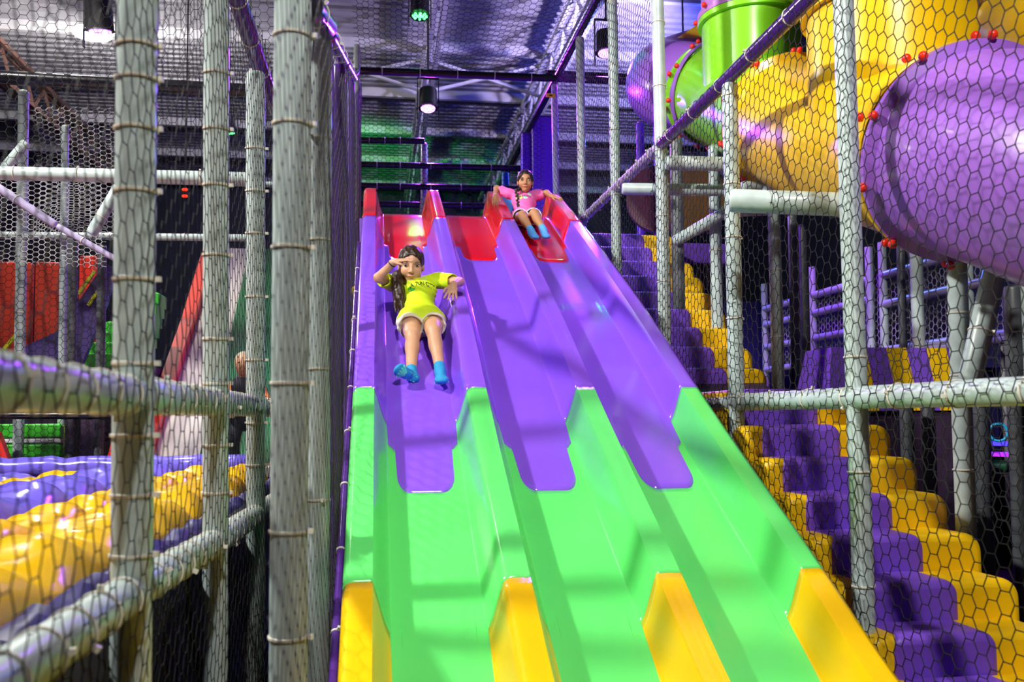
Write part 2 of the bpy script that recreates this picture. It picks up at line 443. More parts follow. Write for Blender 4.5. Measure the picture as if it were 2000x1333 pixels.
def bound(X, Y0, L):
    """lower edge of a colour: straight over ridge and wall, a scalloped tongue down the lane"""
    _, t = cross(X); m = np.minimum(t, 1 - t)
    g = np.where(t < 0, 0, .33 * sstep(.128, .146, m) + .07 * sstep(.14, .205, m) + .36 * sstep(.208, .226, m) + .24 * np.sqrt(np.clip((m - .222) / .13, 0, 1) * (2 - np.clip((m - .222) / .13, 0, 1))))
    return Y0 - L * g
xs = [-.115, -.112]
for i in range(4):
    xs += list(np.linspace(RX[i] - HW, RX[i] + HW, 7))
    if i < 3:
        w0, w1 = RX[i] + HW, RX[i + 1] - HW
        tt = np.unique(np.concatenate([np.linspace(0, .13, 9), np.linspace(.128, .15, 12), np.linspace(.155, .205, 8), np.linspace(.208, .26, 26), np.linspace(.27, .5, 12)]))
        xs += [w0 + (w1 - w0) * q for q in np.concatenate([tt[1:], (1 - tt[::-1])[1:-1]])]
xs = np.array(xs[2:])
COLS = xs
slide = empty('wave_slide', (.8, 5, 0)); tag(slide, 'three lane wave slide in red, purple, green and yellow plastic', 'slide')
SEC = [('gel_red', None, (7.62, .52), 'glossy red top of the slide'), ('gel_purple', (7.62, .52), (4.80, .56), 'glossy purple upper run of the slide'),
       ('gel_green', (4.80, .56), (3.42, 1.05), 'bright green lower run of the slide'), ('gel_yellow', (3.42, 1.05), None, 'yellow end of the slide')]
for m, up, lo, lab in SEC:
    yu = np.full_like(COLS, 8.78) if up is None else bound(COLS, *up)
    yl = np.full_like(COLS, 1.3) if lo is None else bound(COLS, *lo)
    nr = 26 if m == 'gel_red' else 60
    T = np.linspace(0, 1, nr)[:, None]
    Y = yl[None] * (1 - T) + yu[None] * T; X = np.repeat(COLS[None], nr, 0)
    shp, _ = cross(X); rz = ridge(Y); fz = lane_floor(Y)
    for ys in (7.62, 6.2, 4.80, 3.42): fz = fz + .003 * sstep(ys - .004, ys + .004, Y) - .0015
    top = (X < RX[0] + HW) | (X > RX[3] - HW)
    Z = rz - shp * (rz - fz)
    edge = np.minimum(np.abs(X - COLS[0]), np.abs(X - COLS[-1])); Z = Z - .006 * (1 - np.clip(edge / .02, 0, 1)) ** 2
    for rx in RX[1:3]:                          # softly rounded ridge tops
        Z = Z - .010 * np.clip((np.abs(X - rx) / HW), 0, 1) ** 4 * (np.abs(X - rx) <= HW)
    vs = np.stack([X, Y, Z], -1)
    def side(c, sgn):                           # outer skirt
        s = vs[:, c:c+1].copy(); s[..., 0] += sgn * .012; s[..., 2] -= .02
        s2 = s.copy(); s2[..., 2] -= .26; return s, s2
    a1, a2 = side(0, -1); b1, b2 = side(-1, 1)
    G = np.concatenate([a2, a1, vs, b1, b2], 1); nc_ = G.shape[1]
    i, j = np.meshgrid(np.arange(nr - 1), np.arange(nc_ - 1), indexing='ij'); q0 = (i * nc_ + j).ravel()
    quads = np.stack([q0, q0 + 1, q0 + nc_ + 1, q0 + nc_], 1)
    G = G - np.array([.8, 5, 0])
    me = np_mesh('slide_section', G.reshape(-1, 3), quads); smooth_mesh(me, 60)
    o = link('slide_section', me, m, slide); o['label'] = lab
    md = o.modifiers.new('thick', 'SOLIDIFY'); md.thickness = .008; md.offset = -1
# frame legs and cross bearers under the slide
for i, yy in enumerate((2.6, 4.4, 6.2, 8.0)):
    z = float(ridge(yy)) - .33
    MB().rod((-.1 - .8, yy - 5, z), (1.72 - .8, yy - 5, z), .05).build('bearer', 'can_black', slide)
    for xx in (-.08, 1.7):
        MB().tube([(xx - .8, yy - 5, 0), (xx - .8, yy - 5, z)], .03, 10).build('support_leg', 'can_black', slide)
# platform at the top of the slide
pl = empty('platform', (.9, 9.9, 0)); tag(pl, 'purple padded platform at the head of the slide', 'platform')
MB().box((-1.1, -1.0, 3.22), (1.05, 2.2, 3.45)).build('deck', 'foam_purple', pl)
for xx in (-1.0, .95):
    for yy in (-.9, 2.0):
        MB().tube([(xx, yy, 0), (xx, yy, 3.22)], .045, 12).build('post', 'pad_black', pl)

# ================================================================== right cage: poles, rails, net
R = 1.95
pole((R, 3.52, 0), (R, 3.56, 3.60), 'grey padded pole nearest the camera on the right cage', .043, ties=(.42, .82, 1.28, 1.75), tie_rot=3.4)
pole((R, 4.81, 0), (R, 4.82, 3.37), 'grey padded pole ending just under the violet rail', .043, ties=(.9, 1.38, 1.62, 2.05, 2.5, 2.8, 3.3), tie_rot=3.4)
pole((R, 6.02, 0), (R, 6.12, 5.25), 'tall grey pole where the violet rail meets the mauve rail', .043, ties=every(5.2, .46, .6), tie_rot=3.4)
pole((R, 7.25, 0), (R, 7.35, 5.25), 'tall net covered pole left of the far purple tube', .041, ties=every(5.2, .55, .6), tie_rot=3.4)
pole((R, 8.49, 0), (R, 8.58, 5.22), 'net covered pole at the upper end of the mauve rail', .041, ties=every(5.2, .7, .6), tie_rot=3.4)
pole((R - .02, 9.72, 3.45), (R, 9.88, 5.22), 'thin pale pole behind the girl in the pink shirt', .034, ties=(.5, 1.0), tie_rot=3.4)
MB().tube([(R - .02, 9.72, 3.75), (R - .04, 9.68, 3.62), (R - .14, 9.55, 3.56)], .04, 12).build('elbow_pad', 'pad_grey', bpy.data.objects['padded_pole.005'], 60)
bpy.data.objects['elbow_pad'].location = -V((R - .02, 9.72, 3.45))
pole((R, 1.6, 3.43), (R, 6.08, 3.40), 'shiny violet padded rail sloping across the tubes', .040, 'pad_violet', every(4.4, .45, .2), 'rail', 'padded_rail')
pole((R, 6.14, 3.40), (R, 8.55, 3.41), 'mauve padded rail leading up to the slide top', .038, 'pad_mauve', every(2.3, .28, .15), 'rail', 'padded_rail')
pole((R, 6.2, 5.27), (R, 16.5, 5.24), 'black padded rail along the top of the right cage', .04, 'pad_black', (), 'rail', 'padded_rail')
pole((R, 1.9, 1.575), (R, 5.2, 1.59), 'thick grey padded handrail in front of the foam stairs', .046, 'pad_grey', every(3.2, .36, .25), 'rail', 'padded_rail')
def mask_r(u, v):     # u from Y=1.7, v from Z=0
    Y = u + 1.7; Z = v
    low = ridge(np.clip(Y, 1.3, 8.7)) - .45
    top = np.where(Y < 6.08, 3.42, 5.25)
    return (Z < top) & (Z > np.maximum(low, .1))
hexnet('safety_net', (R - .05, 1.7, 0), (0, 1, 0), (0, 0, 1), 8.1, 5.25, .0395, 1.04, .0023, mask_r, noisewarp(.004, .012), 'net_black',
       'black hexagon net hung between slide and foam stairs')
# ================================================================== left cage along the slide
pole((-.225, 2.50, 0), (-.215, 2.36, 3.3), 'thick ribbed grey pole wrapped in net beside the slide', .047, 'pad_grey_ribbed', (.95, 1.22, 1.6, 1.95, 2.27, 2.5), n=96, flute=.012, tie_rot=-.3)
pole((-.22, 3.62, 0), (-.22, 3.61, 3.0), 'shadowed grey pole just behind the ribbed pole', .045, 'pad_grey', (1.2, 1.7, 2.2, 2.6))
pole((-.23, 5.40, 0), (-.225, 5.38, 3.58), 'dark violet net pole below a bend of the sloping rail', .042, 'pad_violet', ())
pole((-.225, 7.65, 0), (-.225, 7.65, 4.32), 'bright purple padded pole at the end of the sloping rail', .040, 'pad_purple_pole', ())
pole((-.20, 8.9, 0), (-.2, 9.0, 5.2), 'green lit net pole right of the purple pole', .03, 'pad_grey', ())
pole((-.20, 2.7, 2.72), (-.20, 3.66, 3.07), 'short black rail piece at the top left of the slide net', .042, 'pad_black', (.3,), 'rail', 'padded_rail')
pole((-.20, 3.70, 3.07), (-.20, 5.42, 3.63), 'glossy violet rail piece in the middle of the slope', .036, 'pad_violet', (.4, .9, 1.4), 'rail', 'padded_rail')
pole((-.20, 5.46, 3.64), (-.20, 7.75, 4.40), 'dark violet rail piece reaching the purple pole', .038, 'pad_violet', (.5, 1.2), 'rail', 'padded_rail')
pole((-.215, 7.8, 4.42), (-.2, 9.6, 5.2), 'thin dark rail rising to the black cross bar', .03, 'pad_black', (), 'rail', 'padded_rail')
pole((-.145, 2.9, .38), (-.145, 7.6, 2.96), 'violet tube running down along the left slide edge', .017, 'pad_violet', every(5, .5, .2), 'rail', 'padded_rail')
def mask_l(u, v):
    Y = u + 1.5; top = np.interp(Y, [1.5, 2.0, 3.6, 7.7, 9.6], [2.6, 2.7, 3.05, 4.38, 5.2]); low = ridge(np.clip(Y, 1.3, 8.7)) - .9
    return (v < top - .13) & (v > np.maximum(low, .05))
hexnet('safety_net', (-.165, 1.5, 0), (0, 1, 0), (0, 0, 1), 8.1, 5.3, .046, 1.08, .0013, mask_l, noisewarp(.003, .03, 3.1), 'net_black_lit',
       'slack black net bunched along the left slide edge')
hexnet('safety_net', (-.28, 3.9, 0), (0, 1, 0), (0, 0, 1), 5.0, 5.3, .040, 1.08, .0018, lambda u, v: mask_l(u + 2.4, v), noisewarp(.012, .03, 2.3, 1.), 'net_black_lit',
       'second slack net just behind the left slide poles')
# ================================================================== bars and nets across the head of the slide
def xbar(x0, x1, y, z, label, m='pad_black', r=.04, ties=()):
    return pole((x0, y, z), (x1, y, z + .02), label, r, m, ties, 'rail', 'padded_rail')
xbar(-.25, 2.0, 9.65, 5.19, 'long black cross bar high over the slide top', ties=(.3, .7, 1.1, 1.5, 1.9))
xbar(2.0, 4.4, 9.65, 5.21, 'black cross bar continuing right past the pale pole')
xbar(2.0, 4.6, 8.2, 5.6, 'upper black bar behind the tall net poles', r=.05)
xbar(-.3, .62, 12., 5.16, 'short black bar left of the purple post behind the slide', ties=(.2, .4, .6))
xbar(-.3, 2.0, 12., 4.84, 'black bar above the girl in pink, upper of three', ties=(.3, .6, 1.0, 1.4, 1.8))
xbar(-.3, 2.0, 12., 4.56, 'black bar behind the girl in pink, middle of three', ties=(.3, .6, 1.0, 1.4, 1.8))
xbar(-.3, 2.0, 12., 4.32, 'black bar just above the red slide lip, lowest of three', ties=(.3, .6, 1.0, 1.4, 1.8))
xbar(-.3, 2.0, 12.1, 4.02, 'black bar hidden low behind the slide lip')
pole((.62, 12.13, 0), (.62, 12.13, 5.19), 'violet lit post behind the first slide horn', .045, 'pad_mauve', (.6, 1.1, 1.5))
pole((.52, 11.2, 3.5), (.60, 11.8, 4.35), 'slanting violet brace at the foot of the post', .045, 'pad_mauve', ())
pole((1.72, 12.2, 0), (1.72, 12.2, 4.85), 'blue padded post just left of the girl in pink', .05, 'foam_blue', ())
pole((1.98, 12.5, 0), (1.98, 12.5, 5.0), 'thin pale post right behind the head of the girl in pink', .04, 'pad_mauve', ())
o = prism_y(MB(), rounded_outline(-.17, .17, 0, 1.35, .02, .02), 0, .3, .03).build('padded_column', 'foam_purple', None, 40, None)
o.location = (2.13, 11.4, 4.05); tag(o, 'square purple padded column behind the pale pole', 'column')
MB().box((-.17, 0, -4.05), (.17, .3, 0.0)).build('column_base', 'foam_purple', o)
o = prism_y(MB(), rounded_outline(-.06, .06, 0, 1.2, .03, .03), 0, .12, .02).build('padded_strip', 'pad_purple_pole', None, 40)
o.location = (1.90, 11.5, 4.0); tag(o, 'narrow violet pad left of the purple column', 'pad')
MB().box((-.06, 0, -4.0), (.06, .12, 0)).build('strip_base', 'pad_purple_pole', o)
p_ = at(1078, 190, Y=9.6)
o = MB().box((-.055, -.004, -.02), (.045, .004, .022)).build('rail_tag', 'tag_orange', None, None); o.location = p_ - V((.02, .05, 0))
tag(o, 'small orange tag on the thin pale pole', 'tag'); MB().box((-.02, -.006, -.006), (.015, -.004, .008)).build('tag_print', 'black_print', o)
hexnet('safety_net', (-.22, 7.0, 5.22), (1, 0, 0), (0, 1, 0), 2.2, 2.7, .034, 1.75, .0026, None, noisewarp(.02, .01), 'net_black',
       'fine black net roofing the head of the slide')
hexnet('safety_net', (-.22, 10.7, 3.5), (1, 0, 0), (0, 0, 1), 2.2, 1.75, .032, 1.0, .0026, None, noisewarp(.01, .01), 'net_black',
       'fine black net upright behind the slide top')
hexnet('safety_net', (2.35, 12.3, 3.3), (1, 0, 0), (0, 0, 1), 2.6, 3.0, .042, 1.0, .0026, None, noisewarp(.01, .01), 'net_black',
       'dark net in the gap between the tall net poles and far tube')
pole((4.98, 12.3, 0), (4.98, 12.3, 6.32), 'black post far behind the yellow tube', .04, 'pad_black')
xbar(2.3, 4.95, 12.3, 6.3, 'black bar carrying the dark net behind the far tube')
# blue back pad and small things by the slide
o = prism_y(MB(), rounded_outline(-.07, .07, 0, .2, .04, .04), 0, .06, .02).build('back_pad', 'foam_blue', None, 40)
o.location = at(988, 416, Y=8.62); o.rotation_euler = (0, .12, 0); tag(o, 'blue foam pad behind the girl in pink', 'pad')
o = MB().sphere((0, 0, 0), .032, 16, 10).build('ball', 'ball_yellow', None, 180); o.location = at(692, 568, X=-.16); o.location.x = -.155
tag(o, 'small yellow ball caught beside the left slide edge', 'ball')
o = MB().sphere((0, 0, 0), .03, 12, 8, (.6, 1, 1.5)).build('end_cap', 'tie', None, 180); o.location = at(681, 985, X=-.15)
tag(o, 'white plastic cap beside the green slide edge', 'cap')

# ================================================================== foam stairs on the right
stairs = empty('foam_staircase', (2.3, 3.0, 0)); tag(stairs, 'long foam staircase with purple treads and yellow ends', 'staircase')
steps = [(3.656 + .242 * k, .805 + .164 * k) for k in range(-4, 5)] + [(4.87, 1.66)]
steps += [(6.2 + .246 * j, 1.854 + .169 * j) for j in range(9)]
def foam_step(y, z, depth, z0):
    s_ = prism_y(MB(), rounded_outline(1.915 - 2.3, 2.75 - 2.3, z0, z, .05, .085), y - 3.0, y - 3.0 + depth, .035)
    s_.v = [p for p in s_.v]
    o = s_.build('step', 'foam_yellow', stairs, 45); o['label'] = 'yellow foam step with purple tread'
    prism_y(MB(), rounded_outline((2.0 if z < 1.7 else 1.92) - 2.3, 2.455 - 2.3, z0 + .02, z + .004, .05, .065), y - 3.012, y - 3.0 + depth, .035).build('tread_pad', 'foam_purple', o, 45)
for i, (y, z) in enumerate(steps):
    foam_step(y, z, 1.4 if abs(y - 4.87) < .01 else .34, max(0.0, z - .34))
MB().hexa([V(p) - V((2.3, 3.0, 0)) for p in ((2.05, 2.9, 0), (2.72, 2.9, 0), (2.72, 8.4, 0), (2.05, 8.4, 0), (2.05, 2.9, .1), (2.72, 2.9, .1), (2.72, 8.4, 2.85), (2.05, 8.4, 2.85))]).build('stair_base', 'foam_plum', stairs)
top = prism_y(MB(), rounded_outline(2.0, 3.4, 3.0, 3.21, .05, .05), 8.52, 9.6, .03).build('landing_pad', 'foam_purple', None, 45)
tag(top, 'purple padded landing at the head of the foam stairs', 'landing')
MB().box((2.05, 8.6, 0), (3.3, 9.5, 3.0)).build('landing_base', 'foam_plum', top)
# net on the far side of the stairs
hexnet('safety_net', (2.88, 2.4, .2), (0, 1, 0), (0, 0, 1), 6.6, 3.2, .0395, 1.04, .0022,
       lambda u, v: (v + .2 > .5 + .45 * (u - .6)) & (v < np.where(u > 5.2, 2.7, 1.7)), noisewarp(.008, .02, 2.0, 2.), 'net_black_lit', 'black net toned grey as if lit, far side of the foam stairs')
# poles and beams behind the stairs
q = at
def vpole(px, py, D, label, r=.045, m='pad_grey', ties=(), **k):
    p = at(px, py, D=D); return pole((p.x, p.y, 0), p, label, r, m, ties, tie_rot=3.4, **k)
vpole(1510, 330, 6.9, 'grey pole standing behind the stair landing', .046, 'pad_grey', (1.6, 2.1, 2.6))
vpole(1394, 285, 7.2, 'green lit pole beside the upper steps', .045, 'pad_grey', (2.2, 2.8))
vpole(1320, 270, 7.4, 'short grey post under the green tube', .05, 'pad_grey_shaded', (3.3,))
pole(q(1455, 322, D=6.3), q(1300, 318, D=6.3), 'grey beam just under the violet rail', .05, 'pad_grey', (), 'beam', 'padded_beam')
pole(q(1440, 372, D=6.5), q(1215, 369, D=6.5), 'second grey beam behind the tall grey pole', .042, 'pad_grey', (), 'beam', 'padded_beam')
pole(q(1650, 400, D=4.45), q(1425, 392, D=4.6), 'thick grey beam under the yellow tube', .058, 'pad_grey', (), 'beam', 'padded_beam')
pole(q(1318, 472, D=7.3), q(1445, 398, D=6.9), 'slanting grey handrail beside the upper steps', .045, 'pad_grey', (.2, .5), 'rail', 'padded_rail')
pole(q(1500, 363, D=6.2), q(1448, 366, D=6.2), 'short pale beam left of the yellow tube underside', .04, 'pad_grey', (), 'beam', 'padded_beam')
pole(q(1545, 340, D=6.1), q(1492, 372, D=6.2), 'small slanting bracket under the yellow tube', .04, 'pad_grey', (), 'beam', 'padded_beam')
pole(q(1440, 414, D=6.6), q(1500, 412, D=6.6), 'green lit beam behind the short pole', .035, 'pad_grey', (), 'beam', 'padded_beam')
vpole(1868, 500, 4.45, 'grey pole carrying the near purple tube', .046, 'pad_grey', (.35, .75, 1.25, 1.7, 2.0))
pole(q(1893, 748, D=4.2), q(1945, 520, D=4.3), 'leaning grey strut under the near purple tube', .052, ties=(.25,), tie_rot=3.4)
vpole(1975, 560, 5.2, 'shade-toned pole behind the leaning strut', .045, 'pad_grey_shaded')
vpole(1788, 470, 7.5, 'net covered pole behind the striped block', .05, 'pad_grey', (.8, 1.6))
vpole(1758, 470, 8.1, 'thin shade-toned pole left of the net covered pole', .035, 'pad_grey_shaded')
vpole(1548, 420, 8.2, 'shade-toned pole in the gap behind the stair landing', .045, 'pad_grey_shaded')
vpole(1568, 440, 9.2, 'second shade-toned pole in the blue gloom', .045, 'pad_grey_shaded')
vpole(1770, 790, 6.2, 'low shade-toned post below the handrail', .045, 'pad_grey_shaded')
vpole(1812, 790, 6.3, 'second low shade-toned post below the handrail', .045, 'pad_grey_shaded')
vpole(1916, 790, 5.9, 'low shade-toned post right of the carrying pole', .05, 'pad_grey_shaded')
# far yellow/purple round panels behind the upper steps, low light put into their colour
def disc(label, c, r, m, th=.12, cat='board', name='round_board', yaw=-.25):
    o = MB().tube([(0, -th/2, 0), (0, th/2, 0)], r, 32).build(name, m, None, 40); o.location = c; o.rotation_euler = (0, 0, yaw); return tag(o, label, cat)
disc('round board toned dark maroon for low light behind the mauve rail', q(1290, 390, D=9.8), .36, 'board_maroon_dim')
disc('round board toned dark brown for low light behind the tall grey pole', q(1355, 390, D=9.5), .36, 'board_brown_dim')
for i, x in enumerate((1250, 1284)):
    pole(V((q(x, 500, D=10.2).x, q(x, 500, D=10.2).y, 0)), q(x, 240, D=10.2), ['violet padded post left of the maroon round board', 'violet padded post behind the tall grey pole'][i], .045, 'pad_purple_pole')
# striped foam block
blk = empty('striped_block', (3.9, 6.4, 0)); tag(blk, 'foam block striped purple and yellow behind the handrail', 'foam block')
cols = ['foam_purple', 'foam_yellow', 'foam_purple', 'foam_yellow', 'foam_purple', 'foam_yellow', 'foam_purple']
x = -.58
for i, c in enumerate(cols):
    wd = .24 if i == 0 else .165
    sk = -.07
    MB().hexa([(x - .02, 0, 1.55), (x + wd - .02, 0, 1.55), (x + wd - .02, .6, 1.55), (x - .02, .6, 1.55),
               (x + (0.06 if i == 0 else sk), .08, 2.03), (x + wd + sk, .08, 2.03), (x + wd + sk, .5, 2.03), (x + (0.06 if i == 0 else sk), .5, 2.03)]).build('stripe', c, blk)
    x += wd
MB().box((-.6, .02, 0), (.62, .58, 1.55)).build('block_base', 'foam_plum', blk)
o = prism_y(MB(), rounded_outline(4.6, 5.5, 1.55, 1.98, .1, .1), 7.7, 8.1, .04).build('foam_hill', 'foam_yellow', None, 45); MB().box((4.6, 7.72, 0), (5.5, 8.1, 1.55)).build('hill_base', 'foam_plum', o); tag(o, 'yellow foam hump right of the striped block', 'foam block')
o = prism_y(MB(), rounded_outline(5.0, 5.45, 1.55, 1.92, .15, .15), 6.3, 6.65, .04).build('foam_hill', 'hoop_green', None, 45); MB().box((5.0, 6.32, 0), (5.45, 6.65, 1.55)).build('hill_base', 'foam_plum', o); tag(o, 'lime foam hump at the right picture edge', 'foam block')

# ================================================================== tube slide
def dense(P, n=10):
    """Catmull-Rom through the points"""
    P = [V(p) for p in P]; out = []
    for i in range(len(P) - 1):
        a, b, c, d = P[max(i-1, 0)], P[i], P[i+1], P[min(i+2, len(P)-1)]
        for k in range(n):
            t = k / n
            out.append(.5 * ((2*b) + (c-a)*t + (2*a-5*b+4*c-d)*t*t + (3*b-a-3*c+d)*t**3))
    out.append(P[-1]); return out
TR = .40
tube = empty('tube_slide', (3.0, 6.0, 0)); tag(tube, 'spiral tube slide of purple, green and yellow plastic sections', 'tube slide')
O = tube.location.copy()
bolt_me = MB().sphere((0, 0, 0), .021, 12, 8).mesh('bolt_cap', 180); bolt_me.materials.append(MATS['bolt_red'])
def section(pts, m, label, r=TR, flange=(True, True), nb=10):
    P = dense(pts); k = len(P)
    rr = [r[0] + (r[1] - r[0]) * i / (k - 1) for i in range(k)] if isinstance(r, list) else [r] * k
    o = MB().tube([p - O for p in P], rr, 48, False).build('tube_section', m, tube, 50); o['label'] = label
    md = o.modifiers.new('thick', 'SOLIDIFY'); md.thickness = .012; md.offset = -1
    for e, on in ((0, flange[0]), (k - 1, flange[1])):
        if not on: continue
        r = rr[e]; c = P[e]; t = ((P[1] - P[0]) if e == 0 else (P[-2] - P[-1])).normalized()
        MB().tube([c - O + t*.0, c - O + t*.005, c - O + t*.035, c - O + t*.06], [r + .035, r + .045, r + .045, r], 48, False).build('flange', m, o, 50)
        a = t.cross(V((0, 0, 1))).normalized(); b = t.cross(a)
        for j in range(nb):
            th = 2 * math.pi * (j + .5) / nb
            bo = link('bolt_cap', bolt_me, None, o, c - O + t*.045 + (a*math.cos(th) + b*math.sin(th)) * (r + .058))
    tube_paths.append(P)
    return o
tube_paths = []
g0 = q(1395, 182, D=7.9); g1 = q(1540, 240, D=6.2); y1 = q(1885, 300, D=4.1)
section([q(1420, 110, D=11.0), q(1350, 135, D=10.0), q(1305, 160, D=9.0), q(1330, 172, D=8.3), g0], 'tube_purple', 'far purple elbow of the tube slide', flange=(True, True))
section([g0, q(1440, 200, D=7.4), q(1490, 220, D=6.8), g1], 'tube_green', 'green bend of the tube slide')
section([g1, q(1610, 264, D=5.6), q(1730, 285, D=4.9), y1], 'tube_yellow', 'yellow bend of the tube slide', r=[.41, .44])
section([y1, q(2020, 325, D=3.65), q(2210, 375, D=3.3), q(2500, 450, D=3.1)], 'tube_purple', 'large purple tube section nearest the camera', r=.44, flange=(True, False))
def chimney(c, r, z0, z1, z2, m, lab):
    o = MB().tube([c - O + V((0, 0, z)) for z in (z0, z1)], r, 48, False).build('upright_tube', m, tube, 50); o['label'] = lab
    MB().tube([c - O + V((0, 0, z)) for z in (z1 - .045, z1 - .04, z1, z1 + .002)], [r, r + .03, r + .03, r], 48, False).build('flange', m, o, 50)
    p = MB().tube([c - O + V((0, 0, z)) for z in (z1, z1 + .004, z1 + .05, z1 + .055, z2)], [r, r + .03, r + .03, r, r], 48, False).build('upright_tube', 'tube_pink', tube, 50)
    p['label'] = 'lilac upright tube on top of the ' + lab.split()[0] + ' one'
    for j in range(8):
        th = 2 * math.pi * (j + .3) / 8
        link('bolt_cap', bolt_me, None, p, c - O + V((math.cos(th)*(r+.05), math.sin(th)*(r+.05), z1 + .05)))
c = tube_paths[1][16].copy(); z_ = c.z; c.z = 0; chimney(c, .37, z_, 4.56, 6.0, 'tube_green', 'green upright tube joining the bend')
c = tube_paths[2][21].copy(); z_ = c.z; c.z = 0; chimney(c, .418, z_, 3.66, 5.0, 'tube_yellow', 'yellow upright tube joining the bend')
o = MB().hexa([q(1322, 74, D=8.6) - O, q(1400, 76, D=8.6) - O, q(1400, 76, D=8.8) - O, q(1322, 74, D=8.8) - O,
           q(1384, 34, D=8.6) - O, q(1400, 30, D=8.6) - O, q(1400, 30, D=8.8) - O, q(1384, 34, D=8.8) - O]).build('gusset', 'foam_yellow', tube); o['label'] = 'ochre gusset above the far purple elbow'
section([q(1990, 60, D=5.6), q(2060, 80, D=5.0), q(2200, 130, D=4.6)], 'tube_yellow', 'yellow tube end at the top right corner', r=.3, flange=(True, False), nb=10)
pole(q(1985, 0, D=5.9) - V((0, 0, 3.0)), q(1965, -60, D=5.9), 'dark green pole at the top right corner', .05, 'pad_grey')

# ================================================================== far right: climbing frame in blacklight
fr = empty('climbing_structure', (6.0, 9.0, 0)); tag(fr, 'far climbing frame of violet and blue lit beams', 'climbing frame')
for z, a, b in ((3.20, 1.5, 4.6), (2.95, 1.5, 4.6), (2.6, 1.5, 4.6), (2.25, -1, 4.6), (3.2, -2, 1.2), (2.85, -2, 1.2), (2.3, -2, 1.2)):
    MB().tube([(0, a, z), (0, b, z)], .05, 10).build('beam', 'pad_mauve', fr, 60)
for y in (-2, -.4, 1.2, 1.5, 3.0, 4.6):
    MB().tube([(0, y, 0), (0, y, 3.6)], .05, 10).build('post', 'pad_grey', fr, 60)
for i in range(9):
    MB().tube([(.25, -1.8 + i * .42, .6), (.25, -1.8 + i * .42, 2.25)], .022, 8).build('spindle', 'steel_white', fr, 60)
hexnet('frame_net', (.06, -2, 2.25), (0, 1, 0), (0, 0, 1), 6.6, 1.0, .05, 1.0, .006, None, noisewarp(.01, .01), 'pad_mauve', '', fr)
def hoop(label, c, r, m, th=.018):
    n = 32; o = MB().tube([(r*math.cos(2*math.pi*i/n), 0, r*math.sin(2*math.pi*i/n)) for i in range(n + 1)], th, 10, False).build('hoop', m, None, 180)
    o.location = c; o.rotation_euler = (0, 0, -.3); tag(o, label, 'hoop')
    MB().tube([(0, 0, r), (0, 0, ZC - c.z)], .004, 6).build('cord', 'can_black', o)
hoop('cyan ring hanging in the dark below the handrail', q(1950, 845, D=6.2), .058, 'hoop_cyan', .009)
hoop('green ring at the right edge below the handrail', q(2000, 852, D=5.6), .062, 'hoop_green', .012)
hoop('yellow ring above the handrail at the right edge', q(1990, 668, D=5.8), .05, 'foam_yellow', .012)
for lab, y0, m in (('blue strip light low at the right edge', 866, 'led_blue'), ('violet strip light under the blue one', 887, 'led_purple')):
    a, b = q(1924, y0, D=7.5), q(2060, y0 + 4, D=7.0)
    o = MB().rod((0, 0, 0), b - a, .035).build('strip_light', m); o.location = a; tag(o, lab, 'strip light')
    dy = .03 if y0 < 880 else .09
    MB().rod((0, dy, -a.z), (0, dy, 0), .02).build('bracket', 'can_black', o); MB().rod((0, 0, 0), (0, dy, 0), .015).build('bracket', 'can_black', o)
a, b = q(1790, 905, D=8), q(2060, 915, D=7.6)
pole(a, b, 'dark green beam low at the right', .05, 'foam_darkgreen', (), 'beam', 'padded_beam')
o = MB().box((0, 0, 0), (.9, .05, .9)).build('mural_board', 'vinyl_navy'); o.location = q(1820, 890, D=9.4); tag(o, 'dark blue painted board behind the lower steps', 'board')
MB().box((0, 0, -o.location.z), (.9, .05, 0)).build('panel_base', 'wall_dark', o)
for i, (px, py, m) in enumerate(((1.0, .6, 'hoop_cyan'), (.75, .75, 'hoop_green'), (.35, .5, 'hoop_cyan'))):
    MB().sphere((px * .8, -.01, py), .05, 8, 6, (1, .3, 1)).build('paint_splash', m, o, 180)
o = MB().box((0, 0, 0), (5.6, .08, 2.4)).build('backdrop_board', 'vinyl_navy'); o.location = (2.6, 14.2, 1.0); tag(o, 'large dark blue board wall far behind the stairs', 'board')
MB().box((0, 0, -1.0), (5.6, .08, 0)).build('panel_base', 'wall_dark', o)

# ================================================================== left fence
L = -.57
pole((L, 2.34, 0), (L, 2.24, 3.3), 'thick grey padded pole nearest the camera on the left', .047, ties=(1.19, 1.33, 1.47, 1.64, 1.84, 2.05, 2.20, 2.32, 2.4), tie_rot=-.2)
pole((L, 3.52, 0), (L, 3.32, 3.3), 'grey padded pole, second along the left fence', .045, ties=(1.25, 1.42, 1.64, 1.8, 2.1, 2.35, 2.55, 2.75), tie_rot=-.2)
pole((L, 4.66, 0), (L, 4.40, 3.15), 'grey padded pole, third and farthest along the left fence', .045, ties=(1.3, 1.5, 1.8, 2.1, 2.4, 2.6, 2.8), tie_rot=-.2)
def fence_rail(y0, y1, z0, z1, label, m='pad_grey'):
    return pole((L, y0, z0), (L, y1, z1), label, .046, m, every(y1 - y0, .17, .12), 'rail', 'padded_rail')
fence_rail(.7, 2.27, 1.562, 1.563, 'upper padded rail of the left fence, nearest piece')
fence_rail(2.36, 3.43, 1.565, 1.57, 'upper padded rail between the first and second fence poles')
fence_rail(3.53, 4.5, 1.571, 1.573, 'upper padded rail between the second and third fence poles')
fence_rail(4.62, 5.4, 1.573, 1.575, 'upper padded rail beyond the third fence pole')
fence_rail(.9, 2.27, 1.105, 1.10, 'lower padded rail of the left fence, nearest piece')
fence_rail(2.36, 3.45, 1.10, 1.07, 'lower padded rail between the first and second fence poles')
fence_rail(3.55, 4.56, 1.07, 1.055, 'lower padded rail between the second and third fence poles')
